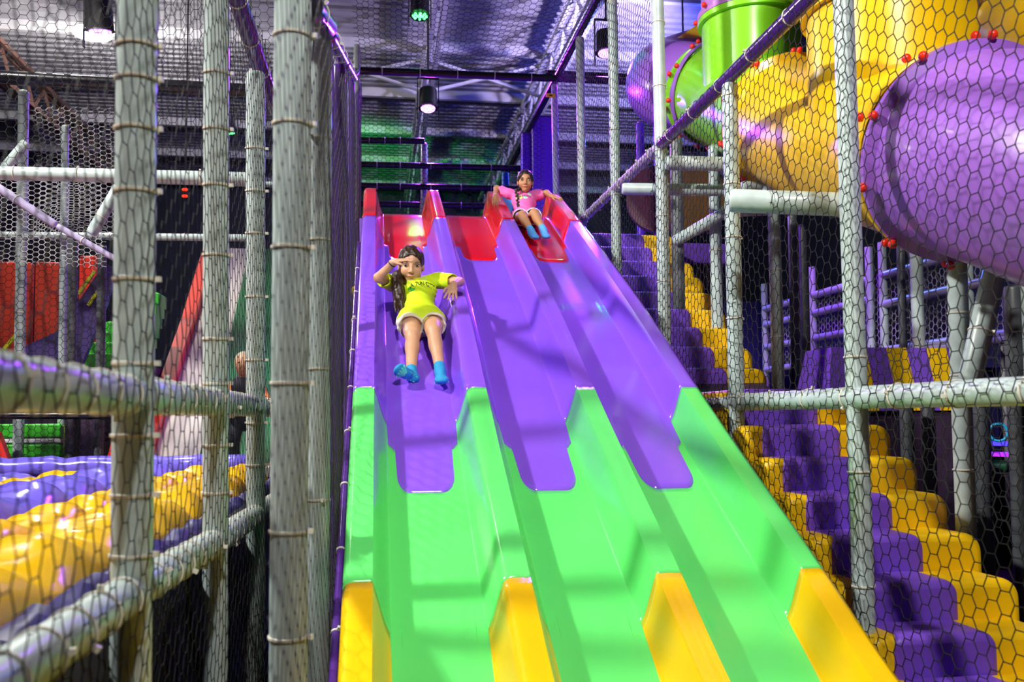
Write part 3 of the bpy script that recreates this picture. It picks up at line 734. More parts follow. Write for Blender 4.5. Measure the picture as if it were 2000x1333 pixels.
fence_rail(4.66, 5.5, 1.055, 1.045, 'lower padded rail beyond the third fence pole')
pole((L, 2.0, 3.22), (L, 5.2, 3.24), 'dark violet rail on top of the left fence', .04, 'pad_violet', every(3, .4, .2), 'rail', 'padded_rail')
hexnet('safety_net', (L + .052, 1.0, .05), (0, 1, 0), (0, 0, 1), 4.6, 3.2, .038, 1.25, .0016, None, noisewarp(.006, .02, 2.2, .4), 'net_black_shaded', 'black net tied in front of the left fence poles')
hexnet('safety_net', (L - .06, 1.0, .05), (0, 1, 0), (0, 0, 1), 4.6, 1.0, .030, 1.1, .0022, None, noisewarp(.02, .03, 3.2, .9), 'net_black_shaded', 'black net hanging below the lower fence rail')
hexnet('safety_net', (-.40, 3.0, .02), (0, 1, 0), (0, 0, 1), 5.0, .8, .036, 1.1, .0020, None, noisewarp(.03, .03, 3.2, 1.9), 'net_black_shaded', 'slack dark net piled in the gap beside the ribbed pole')

# ================================================================== striped airbag
bag = empty('airbag', (-1.8, 4.4, 0)); tag(bag, 'inflated yellow and purple striped landing airbag', 'airbag')
OB = V((-1.8, 4.4, 0))
def pad(x0, x1, m, z=1.06, h=.11, seed=0, nx=26, ny=120, ya=1.2, yb=7.2, slope=0., name='stripe_pad'):
    u = np.linspace(0, 1, nx); v = np.linspace(0, 1, ny); Uu, Vv = np.meshgrid(u, v)
    X = x0 + (x1 - x0) * Uu; Y = ya + (yb - ya) * Vv
    prof_ = (1 - np.abs(2*Uu - 1) ** 3.2)
    lump = .55 + .45 * np.abs(np.sin((Y + .23*seed) * math.pi / .62 + .5*np.sin(X*3 + seed)))
    fold = .010*np.sin(Y*17 + X*9 + seed*2) + .007*np.sin(Y*31 - X*23 + seed) + .006*np.sin(Y*55 + 7*np.sin(X*6+seed))
    Z = z + h * prof_ * lump + fold * prof_ + slope * (Uu)
    vs = np.stack([X, Y, Z], -1)
    bot = vs[:, [0, -1]].copy(); bot[..., 2] = z - .12
    G = np.concatenate([bot[:, :1], vs, bot[:, 1:]], 1); n = G.shape[1]
    i, j = np.meshgrid(np.arange(ny - 1), np.arange(n - 1), indexing='ij'); q0 = (i*n + j).ravel()
    me = np_mesh(name, (G - np.array(OB)).reshape(-1, 3), np.stack([q0, q0+1, q0+n+1, q0+n], 1)); smooth_mesh(me, 75)
    return link(name, me, m, bag)
pad(-.80, -.70, 'vinyl_navy', 1.05, .03, 1, nx=14)
pad(-1.18, -.80, 'vinyl_yellow', 1.05, .12, 0)
pad(-1.46, -1.18, 'vinyl_yellow', 1.06, .10, 3)
pad(-1.92, -1.46, 'vinyl_purple', 1.07, .14, 5)
pad(-2.34, -1.92, 'vinyl_yellow', 1.06, .10, 7)
pad(-2.76, -2.34, 'vinyl_purple', 1.05, .10, 9)
pad(-3.18, -2.76, 'vinyl_yellow', 1.05, .10, 11)
pad(-3.60, -3.18, 'vinyl_purple', 1.05, .10, 13)
MB().box((-3.6 + 1.8, 1.2 - 4.4, .0), (-.70 + 1.8, 7.2 - 4.4, 1.0)).build('side_skirt', 'vinyl_navy', bag)
mbk = MB().tube([(-4.4 + i * .1, 7.34 + .01*math.sin(i*2.2), 1.16 + .008*math.sin(i*1.7)) for i in range(36)], [.085 + .006*math.sin(i*2.9) for i in range(36)], 16)
o = mbk.build('bumper', 'vinyl_purple', None, 180); tag(o, 'purple vinyl bumper along the back of the airbag', 'bumper')
MB().box((-4.4, 7.3, 0), (-.9, 7.42, 1.12)).build('bumper_wall', 'vinyl_navy', o)

# ================================================================== white drop slide behind the airbag
ds = empty('drop_slide', (-1.5, 10.0, 0)); tag(ds, 'steep white and green drop slide with red sides', 'drop slide'); OD = V((-1.5, 10.0, 0))
RY = [(8.4, 1.12), (8.85, 1.17), (9.25, 1.6), (9.7, 2.05), (10.3, 2.55), (11.0, 3.0), (11.8, 3.6), (12.3, 3.98)]
RY = [(8.2, 1.10), (8.75, 1.16), (9.2, 1.50), (9.8, 1.95), (10.5, 2.46), (11.3, 3.13), (12.0, 3.7)]
def ramp(x0, x1, m, label, dz=0., th=.08):
    vs = []; fs = []
    for y, z in RY:
        for x, zz in ((x0, z + dz), (x1, z + dz), (x1, z - th), (x0, z - th)): vs.append(V((x, y, zz)) - OD)
    k = len(RY)
    for i in range(k - 1):
        for j in range(4): fs.append((i*4+j, i*4+(j+1) % 4, i*4+4+(j+1) % 4, i*4+4+j))
    fs += [(3, 2, 1, 0), tuple((k-1)*4 + j for j in range(4))]
    o = MB().add(vs, fs).build('slide_lane', m, ds); o['label'] = label
ramp(-2.0, -1.6, 'foam_white', 'white lane')
ramp(-1.6, -.95, 'foam_darkgreen', 'dark green lane', .005)
ramp(-.95, -.80, 'foam_white', 'narrow white lane')
ramp(-2.13, -2.0, 'foam_redbright', 'red side of the white lane', .16)
ramp(-.80, -.70, 'foam_redbright', 'red right side', .16)
MB().hexa([V(p) - OD for p in ((-2.1, 9.0, 0), (-.75, 9.0, 0), (-.75, 12, 0), (-2.1, 12, 0), (-2.1, 9.0, 1.1), (-.75, 9.0, 1.1), (-.75, 12, 3.3), (-2.1, 12, 3.3))]).build('base', 'foam_plum', ds)

# ================================================================== play structure at the far left
pole((-2.86, 8.0, 0), (-2.90, 8.0, 4.25), 'net wrapped grey pole far left of the white drop slide', .042, ties=(1.7, 2.4, 3.0, 3.6))
pole((-2.57, 8.1, 0), (-2.60, 8.1, 4.0), 'thin grey pole right of the far left net pole', .030)
pole((-2.46, 7.95, 0), (-2.47, 7.95, 3.05), 'shade-toned grey pole beside the yellow edged panel', .040, 'pad_grey_shaded')
pole((-2.22, 7.9, 0), (-2.23, 7.9, 2.95), 'shade-toned grey pole in front of the green steps', .036, 'pad_grey_shaded')
pole((-3.4, 6.5, 3.16), (-.85, 6.5, 3.18), 'thick grey cross beam at the upper left', .046, 'pad_grey', every(2.4, .4, .2), 'beam', 'padded_beam')
pole((-3.6, 8.0, 3.03), (-.95, 8.0, 3.06), 'thin pale cross beam below the thick one', .030, 'pad_grey', every(2.4, .3, .2), 'beam', 'padded_beam')
pole((-3.3, 9.8, 3.98), (-.9, 9.8, 3.98), 'faint grey beam high behind the second fence pole', .03, 'pad_grey', (), 'beam', 'padded_beam')
pole((-4.6, 7.0, 4.02), (-.9, 7.0, 3.98), 'dark beam across the upper left nets', .05, 'pad_black', (), 'beam', 'padded_beam')
pole(at(-40, 343, Y=7), at(108, 440, Y=7), 'slanting shiny rail at the far left', .030, 'pad_mauve', (.3,), 'rail', 'padded_rail')
pole(at(112, 442, Y=7), at(232, 510, Y=7), 'violet lit slanting rail behind the first fence pole', .022, 'pad_mauve', (.2,), 'rail', 'padded_rail')
pole(at(178, 458, Y=7.1), at(232, 366, Y=7.1), 'short white slanting tube above the green steps', .042, 'pad_grey', (.15,), 'rail', 'padded_rail')
pole(at(8, 330, Y=7.1), at(52, 278, Y=7.1), 'short grey slanting tube left of the pale net', .036, 'pad_grey', (), 'rail', 'padded_rail')
hexnet('climbing_net', tuple(at(62, 460, Y=8.6)), (1, 0, 0), (0, 0, 1), .9, 1.15, .032, .8, .0042, None, noisewarp(.04, .03, 2.), 'net_lit_pale', 'net panel coloured pale as if strongly lit, upper left')
hexnet('climbing_net', tuple(at(-60, 520, Y=7.6)), (1, 0, 0), (0, 0, 1), 1.0, .8, .028, .8, .0032, None, noisewarp(.03, .02, 2.4), 'net_lit_pale', 'net panel coloured pale as if lit, left edge under the slanting rail')
hexnet('climbing_net', (-3.6, 6.7, 3.2), (1, 0, 0), (0, 0, 1), 2.9, 2.6, .040, 1.0, .0022, None, noisewarp(.03, .02, 2.4), 'net_black', 'thin dark net filling the upper left')
hexnet('climbing_net', (-3.6, 7.7, 1.2), (1, 0, 0), (0, 0, 1), 1.6, 1.8, .032, 1.0, .0024, None, noisewarp(.01, .01, 2.4), 'net_black', 'black net in front of the red and green foam at left')
def slab(label, a, b, th, m, name='foam_board', cat='board', base=True):
    """upright pad between two corner points on its front face, standing on a base"""
    a, b = V(a), V(b)
    o = prism_y(MB(), rounded_outline(0, b.x - a.x, 0, b.z - a.z, .02, .02, 3), 0, th, .015).build(name, m, None, 45); o.location = a; tag(o, label, cat)
    if base: MB().box((0, .01, -a.z), (b.x - a.x, th, 0)).build('panel_base', 'foam_plum', o)
    return o
slab('red foam wall pad at the left edge', at(-30, 700, Y=9.2), at(60, 512, Y=9.2), .1, 'foam_red')
slab('red foam wall pad between the far left poles', at(64, 700, Y=9.2), at(118, 512, Y=9.2), .1, 'foam_red')
slab('narrow red foam pad behind the green steps', at(150, 720, Y=9.9), at(190, 500, Y=9.9), .1, 'foam_redbright')
def wedge(label, P, m, th=.08, base=False, name='foam_board'):
    """flat foam board with a polygon outline, given by its front corners"""
    P = [V(p) for p in P]; c = P[0].copy(); n = len(P)
    vs = [p - c for p in P] + [p - c + V((0, th, 0)) for p in P]
    fs = [tuple(range(n)), tuple(range(2*n - 1, n - 1, -1))] + [(i, n + i, n + (i+1) % n, (i+1) % n) for i in range(n)]
    o = MB().add(vs, fs).build(name, m); o.location = c; tag(o, label, 'board')
    if base: MB().box((0, .01, -c.z), (P[1].x - c.x, th - .01, 0)).build('panel_base', 'foam_plum', o)
    return o
Y9 = 8.9
w1 = wedge('indigo foam board with a lime edge at the far left', [at(-5, 760, Y=Y9), at(118, 760, Y=Y9), at(118, 645, Y=Y9), at(-5, 700, Y=Y9)], 'foam_indigo')
def strip(parent, a, b, w_, m='foam_lime'):
    MB().rod(V(a) - parent.location, V(b) - parent.location, w_, w_).build('edging', m, parent)
strip(w1, at(-5, 698, Y=Y9), at(44, 640, Y=Y9), .028)
MB().box((0, .01, -w1.location.z), (.6, .06, 0)).build('panel_base', 'foam_plum', w1)
w2 = wedge('indigo stair side board with lime edges beside the green steps', [at(128, 730, Y=8.6), at(152, 730, Y=8.6), at(208, 590, Y=8.6), at(225, 520, Y=8.6), at(200, 520, Y=8.6), at(152, 590, Y=8.6), at(128, 610, Y=8.6)], 'foam_indigo')
strip(w2, at(129, 730, Y=8.58), at(129, 605, Y=8.58), .026); strip(w2, at(153, 575, Y=8.58), at(185, 530, Y=8.58), .026); strip(w2, at(172, 597, Y=8.58), at(200, 557, Y=8.58), .024)
MB().box((0, .01, -w2.location.z), (.12, .06, 0)).build('panel_base', 'foam_plum', w2)
gs = empty('foam_steps', tuple(at(153, 722, Y=8.9))); tag(gs, 'bright green foam steps behind the first fence pole', 'steps')
for i in range(7):
    x0 = at(153 + i * 10.5, 722, Y=8.9).x - gs.location.x; zz = .15 + .103 * i * 1.05
    st = prism_y(MB(), rounded_outline(x0, .56, zz - .13, zz, .02, .02, 3), .1*i, .1*i + .35, .012).build('step', 'foam_green', gs, 45)
MB().box((0, .05, -gs.location.z), (.55, .9, .05)).build('steps_base', 'foam_plum', gs)
for i, (y0, y1) in enumerate(((868, 894), (828, 856))):
    slab(['lower green foam bar above the bumper at the left edge', 'upper green foam bar above the bumper at the left edge'][i], at(-30, y1 + (0 if i else 2), Y=8.0), at(118, y0, Y=8.0), .1 if i else .14, 'foam_green', base=not i)
slab('white strip between the green foam bars', at(-30, 867, Y=8.0), at(118, 857, Y=8.0), .1, 'trim_white', base=False)
slab('lime upright beside the green foam bars', at(123, 888, Y=7.95), at(131, 832, Y=7.95), .05, 'foam_lime')
slab('dark plum foam block right of the green bars', at(150, 900, Y=8.0), at(228, 806, Y=8.0), .3, 'foam_plum')
wedge('red foam wedge at the left picture edge', [at(-40, 900, Y=7.6), at(16, 900, Y=7.6), at(-4, 846, Y=7.6), at(-40, 820, Y=7.6)], 'foam_redbright', base=True)
wedge('red foam wedge left of the white drop slide', [at(208, 896, Y=7.8), at(250, 896, Y=7.8), at(250, 790, Y=7.8), at(228, 830, Y=7.8)], 'foam_redbright', base=True)
pole(at(-60, 812, Y=7.7), at(226, 812, Y=7.7), 'grey net edge beam above the green bars', .03, 'pad_black', (), 'beam', 'padded_beam')
o = MB().box((-.05, -.03, -.07), (.05, .03, .07)).build('exit_lamp', 'can_black'); o.location = at(362, 378, Y=13.0); tag(o, 'small red glowing lamp box in the dark at left', 'lamp')
for z in (-.045, .045): MB().sphere((0, -.035, z), .03, 10, 6, (1.3, .5, .7)).build('red_lens', 'sign_red', o, 180)
MB().rod((0, 0, .07), (0, 0, ZC - o.location.z), .02).build('hanger', 'can_black', o)

# ================================================================== people
class Sdf:
    """smooth union of tapered capsules and ellipsoids, turned into one mesh by surface nets"""
    def __init__(s, k=.02): s.p = []; s.k = k
    def cap(s, a, b, ra, rb, k=None, sub=False): s.p.append(('c', np.array(a, float), np.array(b, float), ra, rb, k, sub)); return s
    def ell(s, c, r, R=None, k=None, sub=False): s.p.append(('e', np.array(c, float), np.array(r, float), np.eye(3) if R is None else np.array(R, float), None, k, sub)); return s
    def chain(s, pts, rs, k=None):
        for i in range(len(pts) - 1): s.cap(pts[i], pts[i+1], rs[i], rs[i+1], k)
        return s
    def bbox(s):
        lo, hi = [], []
        for t, a, b, c, d, k, sub in s.p:
            if sub: continue
            if t == 'c': m = max(c, d); lo.append(np.minimum(a, b) - m); hi.append(np.maximum(a, b) + m)
            else: m = b.max(); lo.append(a - m); hi.append(a + m)
        return np.min(lo, 0) - .015, np.max(hi, 0) + .015
    def field(s, h, disp=None):
        lo, hi = s.bbox(); n = np.ceil((hi - lo) / h).astype(int) + 2
        F = np.full(n, .06, np.float32)
        for t, a, b, c, d, k, sub in s.p:
            k = s.k if k is None else k
            if t == 'c': m = max(c, d); l_, h_ = np.minimum(a, b) - m, np.maximum(a, b) + m
            else: m = b.max(); l_, h_ = a - m, a + m
            i0 = np.clip(((l_ - .045 - k - lo) / h).astype(int), 0, n); i1 = np.clip(((h_ + .045 + k - lo) / h).astype(int) + 2, 0, n)
            if (i1 <= i0).any(): continue
            ax = [lo[j] + h * np.arange(i0[j], i1[j]) for j in range(3)]
            P = np.stack(np.meshgrid(*ax, indexing='ij'), -1)
            if t == 'c':
                ab = b - a; L2 = max(ab @ ab, 1e-12); tt = np.clip(((P - a) @ ab) / L2, 0, 1)
                D = np.linalg.norm(P - a - tt[..., None] * ab, axis=-1) - (c + (d - c) * tt)
            else:
                Q = (P - a) @ c; k0 = np.linalg.norm(Q / b, axis=-1); k1 = np.linalg.norm(Q / (b * b), axis=-1) + 1e-9
                D = k0 * (k0 - 1) / k1
            sl = tuple(slice(i0[j], i1[j]) for j in range(3)); G = F[sl]
            if sub:
                D = -D; hh = np.clip(.5 - .5 * (D - G) / -k if k > 1e-6 else 0, 0, 1) if False else None
                hh = np.clip(.5 + .5 * (D - G) / max(k, 1e-5), 0, 1); F[sl] = G * (1 - hh) + D * hh + k * hh * (1 - hh)
            else:
                hh = np.clip(.5 + .5 * (G - D) / max(k, 1e-5), 0, 1); F[sl] = G * (1 - hh) + D * hh - k * hh * (1 - hh)
        if disp is not None:
            ax = [lo[j] + h * np.arange(n[j]) for j in range(3)]
            F += disp(*np.meshgrid(*ax, indexing='ij', sparse=True)).astype(np.float32)
        return F, lo
    def mesh(s, name, h=.004, disp=None):
        F, lo = s.field(h, disp)
        F[0] = F[-1] = .05; F[:, 0] = F[:, -1] = .05; F[:, :, 0] = F[:, :, -1] = .05
        S = F < 0; n = np.array(F.shape)
        cnt = np.zeros(n - 1, np.int8)
        offs = [(i, j, k) for i in (0, 1) for j in (0, 1) for k in (0, 1)]
        for i, j, k in offs: cnt += S[i:n[0]-1+i, j:n[1]-1+j, k:n[2]-1+k]
        act = (cnt > 0) & (cnt < 8); idx = np.argwhere(act); ID = np.full(n - 1, -1, np.int32); ID[act] = np.arange(len(idx))
        val = {o: F[idx[:, 0]+o[0], idx[:, 1]+o[1], idx[:, 2]+o[2]] for o in offs}
        acc = np.zeros((len(idx), 3)); num = np.zeros(len(idx))
        for a in offs:
            for ax in range(3):
                if a[ax]: continue
                b = tuple(1 if q == ax else a[q] for q in range(3)); va, vb = val[a], val[b]
                cr = (va < 0) != (vb < 0); t = np.where(cr, va / np.where(cr, va - vb, 1), 0)
                p = np.tile(np.array(a, float), (len(idx), 1)); p[:, ax] += t
                acc += p * cr[:, None]; num += cr
        vs = lo + h * (idx + acc / num[:, None])
        quads = []
        for ax in range(3):
            u, w_ = [(1, 2), (2, 0), (0, 1)][ax]
            A = S; Bs = np.roll(S, -1, ax); cr = A != Bs
            sl = [slice(1, -1)] * 3; m = np.zeros_like(S); m[tuple(sl)] = cr[tuple(sl)]
            e = np.argwhere(m); 
            if not len(e): continue
            flip = S[e[:, 0], e[:, 1], e[:, 2]]
            def g(du, dw):
                f = e.copy(); f[:, u] -= du; f[:, w_] -= dw; return ID[f[:, 0], f[:, 1], f[:, 2]]
            q = np.stack([g(1, 1), g(0, 1), g(0, 0), g(1, 0)], 1)
            q[~flip] = q[~flip][:, ::-1]
            quads.append(q[(q >= 0).all(1)])
        me = np_mesh(name, vs, np.concatenate(quads)); me.shade_smooth()
        return me
def A3(v): return np.array(v, float)
def unit(v): v = A3(v); return v / np.linalg.norm(v)
def frame_from(fwd, up):
    f = unit(fwd); r = unit(np.cross(f, up)); u = np.cross(r, f); return np.stack([r, f, u], 1)      # columns: right, forward, up
def add_hand(S, w, d, n, side, curl=.5, spread=.12, sc=1.):
    """palm and five fingers: d along the fingers, n out of the palm, side towards the thumb"""
    d = unit(d); n = unit(A3(n) - d * np.dot(n, d)); side = unit(A3(side) - d * np.dot(side, d) - n * np.dot(side, n)); w = A3(w)
    R = np.stack([side, d, n], 1)
    S.cap(w - d*.01*sc, w + d*.02*sc, .019*sc, .021*sc, .012)
    S.ell(w + d*.040*sc, np.array([.031, .036, .0125])*sc, R, .01)
    for i, (o, L) in enumerate(((.023, .052), (.0078, .058), (-.0078, .054), (-.022, .043))):
        b = w + d*.066*sc + side*o*sc; dd = unit(d + side * (o / .023) * spread)
        c1 = curl * .5; d1 = unit(dd*math.cos(c1) + n*math.sin(c1)); c2 = curl * 1.4; d2 = unit(dd*math.cos(c2) + n*math.sin(c2))
        m = b + d1*L*.52*sc; e = m + d2*L*.5*sc
        S.cap(b - d*.012*sc, m, .0078*sc, .0070*sc, .0025); S.cap(m, e, .0070*sc, .0058*sc, .0025)
    b = w + d*.018*sc + side*.022*sc; m = b + unit(side*.75 + d*.7 + n*.25)*.030*sc; e = m + unit(side*.35 + d*.9 + n*.35)*.028*sc
    S.cap(b, m, .0105*sc, .0085*sc, .006); S.cap(m, e, .0085*sc, .0068*sc, .003)
def make_girl(name, label, J, sc, hs, skin, shirt, shorts, hair, sock, hands, hairdo, text):
    """J: joints in the place; every limb is part of one continuous body mesh"""
    J = {k: A3(v) for k, v in J.items()}
    base = V(J['hip'].tolist())
    root = empty(name, base); tag(root, label, 'person')
    H = frame_from(J['face'], J['crown']); hc = J['head']
    def hp(x, f, u): return hc + H @ (np.array([x, f, u]) * hs)
    T = frame_from(J['front'], J['neck'] - J['hip']); 
    tu = unit(J['neck'] - J['hip']); tr = unit(J['sh_l'] - J['sh_r']); tf = unit(np.cross(tu, tr))
    if tf @ J['front'] < 0: tf = -tf
    TR_ = np.stack([tr, tf, tu], 1); TL = np.linalg.norm(J['neck'] - J['hip'])
    # ---- body
    S = Sdf(.018 * sc)
    S.ell(hp(0, -.012, .022), np.array([.073, .092, .083])*hs, H, .02*hs)
    S.ell(hp(0, .022, -.040), np.array([.056, .064, .066])*hs, H, .03*hs)
    S.ell(hp(0, .060, -.082), np.array([.022, .020, .018])*hs, H, .022*hs)                  # chin
    for x in (-.036, .036):
        S.ell(hp(x, .058, -.030), np.array([.024, .022, .024])*hs, H, .02*hs)               # cheeks
        S.ell(hp(x*.95, .078, .012), np.array([.020, .012, .013])*hs, H, .010*hs, True)     # eye sockets
        S.ell(hp(x*2.02, -.008, -.012), np.array([.008, .018, .028])*hs, H, .004*hs)        # ears
    S.cap(hp(0, .080, .008), hp(0, .097, -.022), .008*hs, .0105*hs, .010*hs)                # nose
    for x in (-.009, .009): S.ell(hp(x, .092, -.026), np.array([.008, .009, .007])*hs, H, .006*hs)
    S.ell(hp(0, .086, -.052), np.array([.022, .010, .007])*hs, H, .008*hs)                  # mouth mound
    S.cap(hp(0, -.012, -.05), J['neck'] - tu*.01*sc, .040*hs, .043*hs, .02)
    S.ell(J['neck'] - tu*.10*sc, np.array([.115, .070, .115])*sc, TR_, .03*sc)
    S.cap(J['neck'] - tu*.16*sc, J['hip'] + tu*.03*sc, .082*sc, .090*sc, .03*sc)
    S.ell(J['hip'], np.array([.125, .085, .080])*sc, TR_, .03*sc)
    for s in 'lr':
        S.cap(J['sh_'+s], J['el_'+s], .040*sc, .031*sc); S.cap(J['el_'+s], J['wr_'+s], .032*sc, .020*sc, .01*sc)
        S.cap(J['neck'] - tu*.03*sc, J['sh_'+s], .045*sc, .042*sc, .02*sc)
        S.cap(J['hip_'+s], J['kn_'+s], .072*sc, .047*sc, .02*sc)
        k, a = J['kn_'+s], J['an_'+s]; back = unit(np.cross(np.cross(k - J['hip_'+s], a - k), a - k)) if False else -unit(J['front'])
        S.cap(k, a, .044*sc, .028*sc, .015*sc); S.ell(k + (a - k)*.30 + A3((0, .012, -.012))*sc, np.array([.040, .042, .075])*sc, frame_from(unit(J['front']), k - a), .02*sc)
        S.cap(a, a + (J['toe_'+s] - a)*.25, .022*sc, .012*sc, .004*sc)
        add_hand(S, J['wr_'+s], *hands[s], sc=sc * 1.05)
    me = S.mesh('body', .0042 * sc); me.materials.append(MATS[skin])
    me.transform(Matrix.Translation(-base)); body = link('body', me, None, root)
    # ---- shirt
    S = Sdf(.03 * sc)
    S.ell(J['neck'] - tu*.105*sc, np.array([.130, .086, .115])*sc, TR_, .03*sc)
    S.cap(J['neck'] - tu*.17*sc, J['hip'] + tu*.05*sc, .100*sc, .112*sc)
    S.ell(J['hip'] + tu*.04*sc + tf*.01, np.array([.146, .108, .070])*sc, TR_)
    S.ell(J['hip'] - tu*.015*sc + tf*.035*sc, np.array([.155, .115, .062])*sc, TR_)
    td = unit((J['kn_l'] + J['kn_r']) / 2 - J['hip']); S.ell(J['hip'] + td*.075*sc + A3((0, 0, .052))*sc, np.array([.142, .085, .052])*sc, frame_from(td, [0, 0, 1]), .03*sc)
    for s in 'lr':
        e = J['sh_'+s] + (J['el_'+s] - J['sh_'+s]) * .60
        S.cap(J['neck'] - tu*.045*sc, J['sh_'+s], .048*sc, .056*sc); S.cap(J['sh_'+s], e, .054*sc, .052*sc, .02*sc)
        e2 = J['sh_'+s] + (J['el_'+s] - J['sh_'+s]) * .80
        S.cap(e2, e2 + unit(J['el_'+s] - J['sh_'+s])*.05*sc, .052*sc, .062*sc, .004, True)                 # sleeve opening
        S.cap(J['el_'+s], J['wr_'+s], .045*sc, .035*sc, .002, True)
    S.ell(J['neck'] + tu*.025*sc + tf*.02*sc, np.array([.058, .055, .045])*sc, TR_, .008*sc, True)         # neckline
    S.ell(hp(0, 0, -.01), np.array([.082, .10, .105])*hs, H, .004, True)
    fold = lambda x, y, z: .0022 * np.sin(34*x + 21*z + 9*np.sin(18*z + 7*x)) + .0016 * np.sin(52*z - 30*y + 23*x)
    me = S.mesh('t_shirt', .0045 * sc, fold); me.materials.append(MATS[shirt]); me.transform(Matrix.Translation(-base))
    sh = link('t_shirt', me, None, root)
    # ---- shorts
    S = Sdf(.02 * sc); S.ell(J['hip'] - tu*.015*sc, np.array([.138, .098, .085])*sc, TR_)
    for s in 'lr':
        e = J['hip_'+s] + (J['kn_'+s] - J['hip_'+s]) * .36
        S.cap(J['hip_'+s], e, .084*sc, .082*sc, .01*sc)
        d = unit(J['kn_'+s] - J['hip_'+s]); S.cap(e + d*.07*sc, e + d*.16*sc, .085*sc, .10*sc, .004, True)
    me = S.mesh('shorts', .0045 * sc, fold); me.materials.append(MATS[shorts]); me.transform(Matrix.Translation(-base)); so = link('shorts', me, None, root)
    if shorts == 'shorts_navy':
        for s in 'lr':
            d = unit(J['kn_'+s] - J['hip_'+s]); c = J['hip_'+s] + (J['kn_'+s] - J['hip_'+s]) * .40 + d*.052*sc
            a = unit(np.cross(d, [0, 0, 1])); b = np.cross(d, a)
            MB().tube([V((c + (a*math.cos(t) + b*math.sin(t))*.080*sc).tolist()) - base for t in np.linspace(0, 2*math.pi, 25)], .005, 8, False).build('hem_trim', 'trim_white', so, 180)
    # ---- socks with grip pads
    for s in 'lr':
        S = Sdf(.012 * sc); a, t = J['an_'+s], J['toe_'+s]; d = unit(t - a); sole = unit(J['sole_'+s] - d * (J['sole_'+s] @ d)); lat = np.cross(d, sole)
        shank = unit(J['kn_'+s] - a); F3 = np.stack([lat, d, sole], 1)
        S.cap(a + shank*.05*sc, a, .033*sc, .034*sc); S.ell(a + sole*.018*sc - d*.008*sc, np.array([.032, .036, .034])*sc, F3)
        S.ell(a + (t - a)*.5 + sole*.014*sc, np.array([.034, .062, .027])*sc, F3); S.ell(t + sole*.008*sc - d*.012*sc, np.array([.040, .045, .022])*sc, F3)
        S.cap(a, t - d*.02*sc, .032*sc, .022*sc)
        me = S.mesh('sock', .004 * sc); me.materials.append(MATS[sock]); me.transform(Matrix.Translation(-base)); sk = link('sock', me, None, root)
        bv = BVHTree.FromPolygons([v.co for v in me.vertices], [p.vertices for p in me.polygons])
        for i in range(5):                                       # five mint rays on the ball, three on the heel
            ang = (i - 2) * .36; m = MB(); vs = []
            for q_, (l, wd) in enumerate(((.012, .003), (.030, .0065), (.052, .0075), (.058, .004))):
                for sg in (-1, 1):
                    p = t - d*.045*sc + (d*math.cos(ang) + lat*math.sin(ang)) * l*sc + (lat*math.cos(ang) - d*math.sin(ang)) * sg*wd*sc
                    o_ = V((p + sole*.12).tolist()) - base; hit = bv.ray_cast(o_, V((-sole).tolist()))[0]
                    vs.append((hit if hit is not None else o_ - V((sole*.1).tolist())) + V((sole*.003).tolist()))
            m.add(vs, [(q_*2, q_*2+1, q_*2+3, q_*2+2) for q_ in range(3)]); g = m.build('grip_pad', 'grip_mint', sk)
            md = g.modifiers.new('thick', 'SOLIDIFY'); md.thickness = .004; md.offset = 0
        for i in range(4):
            m = MB(); vs = []
            for q_ in range(2):
                for sg in (-1, 1):
                    p = a + d*(.012 + .018*i - .012 + .011*q_)*sc + lat*sg*(.020 + .002*i)*sc
                    o_ = V((p + sole*.12).tolist()) - base; hit = bv.ray_cast(o_, V((-sole).tolist()))[0]
                    vs.append((hit if hit is not None else o_ - V((sole*.1).tolist())) + V((sole*.003).tolist()))
            m.add(vs, [(0, 1, 3, 2)]); g = m.build('grip_pad', 'grip_mint', sk)
            md = g.modifiers.new('thick', 'SOLIDIFY'); md.thickness = .004; md.offset = 0
    # ---- hair
    S = Sdf(.01 * hs)
    S.ell(hp(0, -.016, .030), np.array([.081, .098, .088])*hs, H)
    S.ell(hp(0, -.045, -.010), np.array([.074, .062, .085])*hs, H)
    S.ell(hp(0, .075, -.035), np.array([.066, .080, .100])*hs, H, .008*hs, True)            # face opening
    S.ell(hp(0, .10, .02), np.array([.050, .06, .058])*hs, H, .010*hs, True)
    S.cap(hp(0, -.02, -.07), hp(0, .03, -.20), .050*hs, .055*hs, .01, True)
    hairdo(S, hp, H, J)
    strand = lambda x, y, z: .0018 * np.sin(150*x + 40*z + 60*y) + .001 * np.sin(260*x - 50*z)
    me = S.mesh('hair', .0036 * hs, strand); me.materials.append(MATS[hair]); me.transform(Matrix.Translation(-base)); ho = link('hair', me, None, root)
    # ---- face details
    rot = Matrix(H.tolist()).to_quaternion()
    for x in (-.034, .034):
        e = MB().sphere((0, 0, 0), .0115*hs, 16, 10, (1.15, .8, .56)).build('eye', 'eye_white', root, 180); e.location = V(hp(x, .069, .010).tolist()) - base
        e.rotation_mode = 'QUATERNION'; e.rotation_quaternion = rot
        MB().sphere((0, .0072*hs, -.001*hs), .0066*hs, 12, 8, (1, .6, 1)).build('iris', 'eye_iris', e, 180)
        MB().tube([(-.014*hs, .006*hs, .004*hs), (-.006*hs, .0105*hs, .0085*hs), (.005*hs, .0105*hs, .0088*hs), (.014*hs, .006*hs, .003*hs)], [.0012*hs, .0022*hs, .0022*hs, .0010*hs], 6).build('lashes', hair, e, 180)
        b = MB().tube([V((hp(x - .018, .072 - abs(x - .018)*.12, .026) - 0).tolist()) - base, V(hp(x, .080, .032).tolist()) - base, V(hp(x + .018, .072 - abs(x + .018)*.12, .027).tolist()) - base], [.0016*hs, .0030*hs, .0016*hs], 8).build('eyebrow', hair, root, 180)
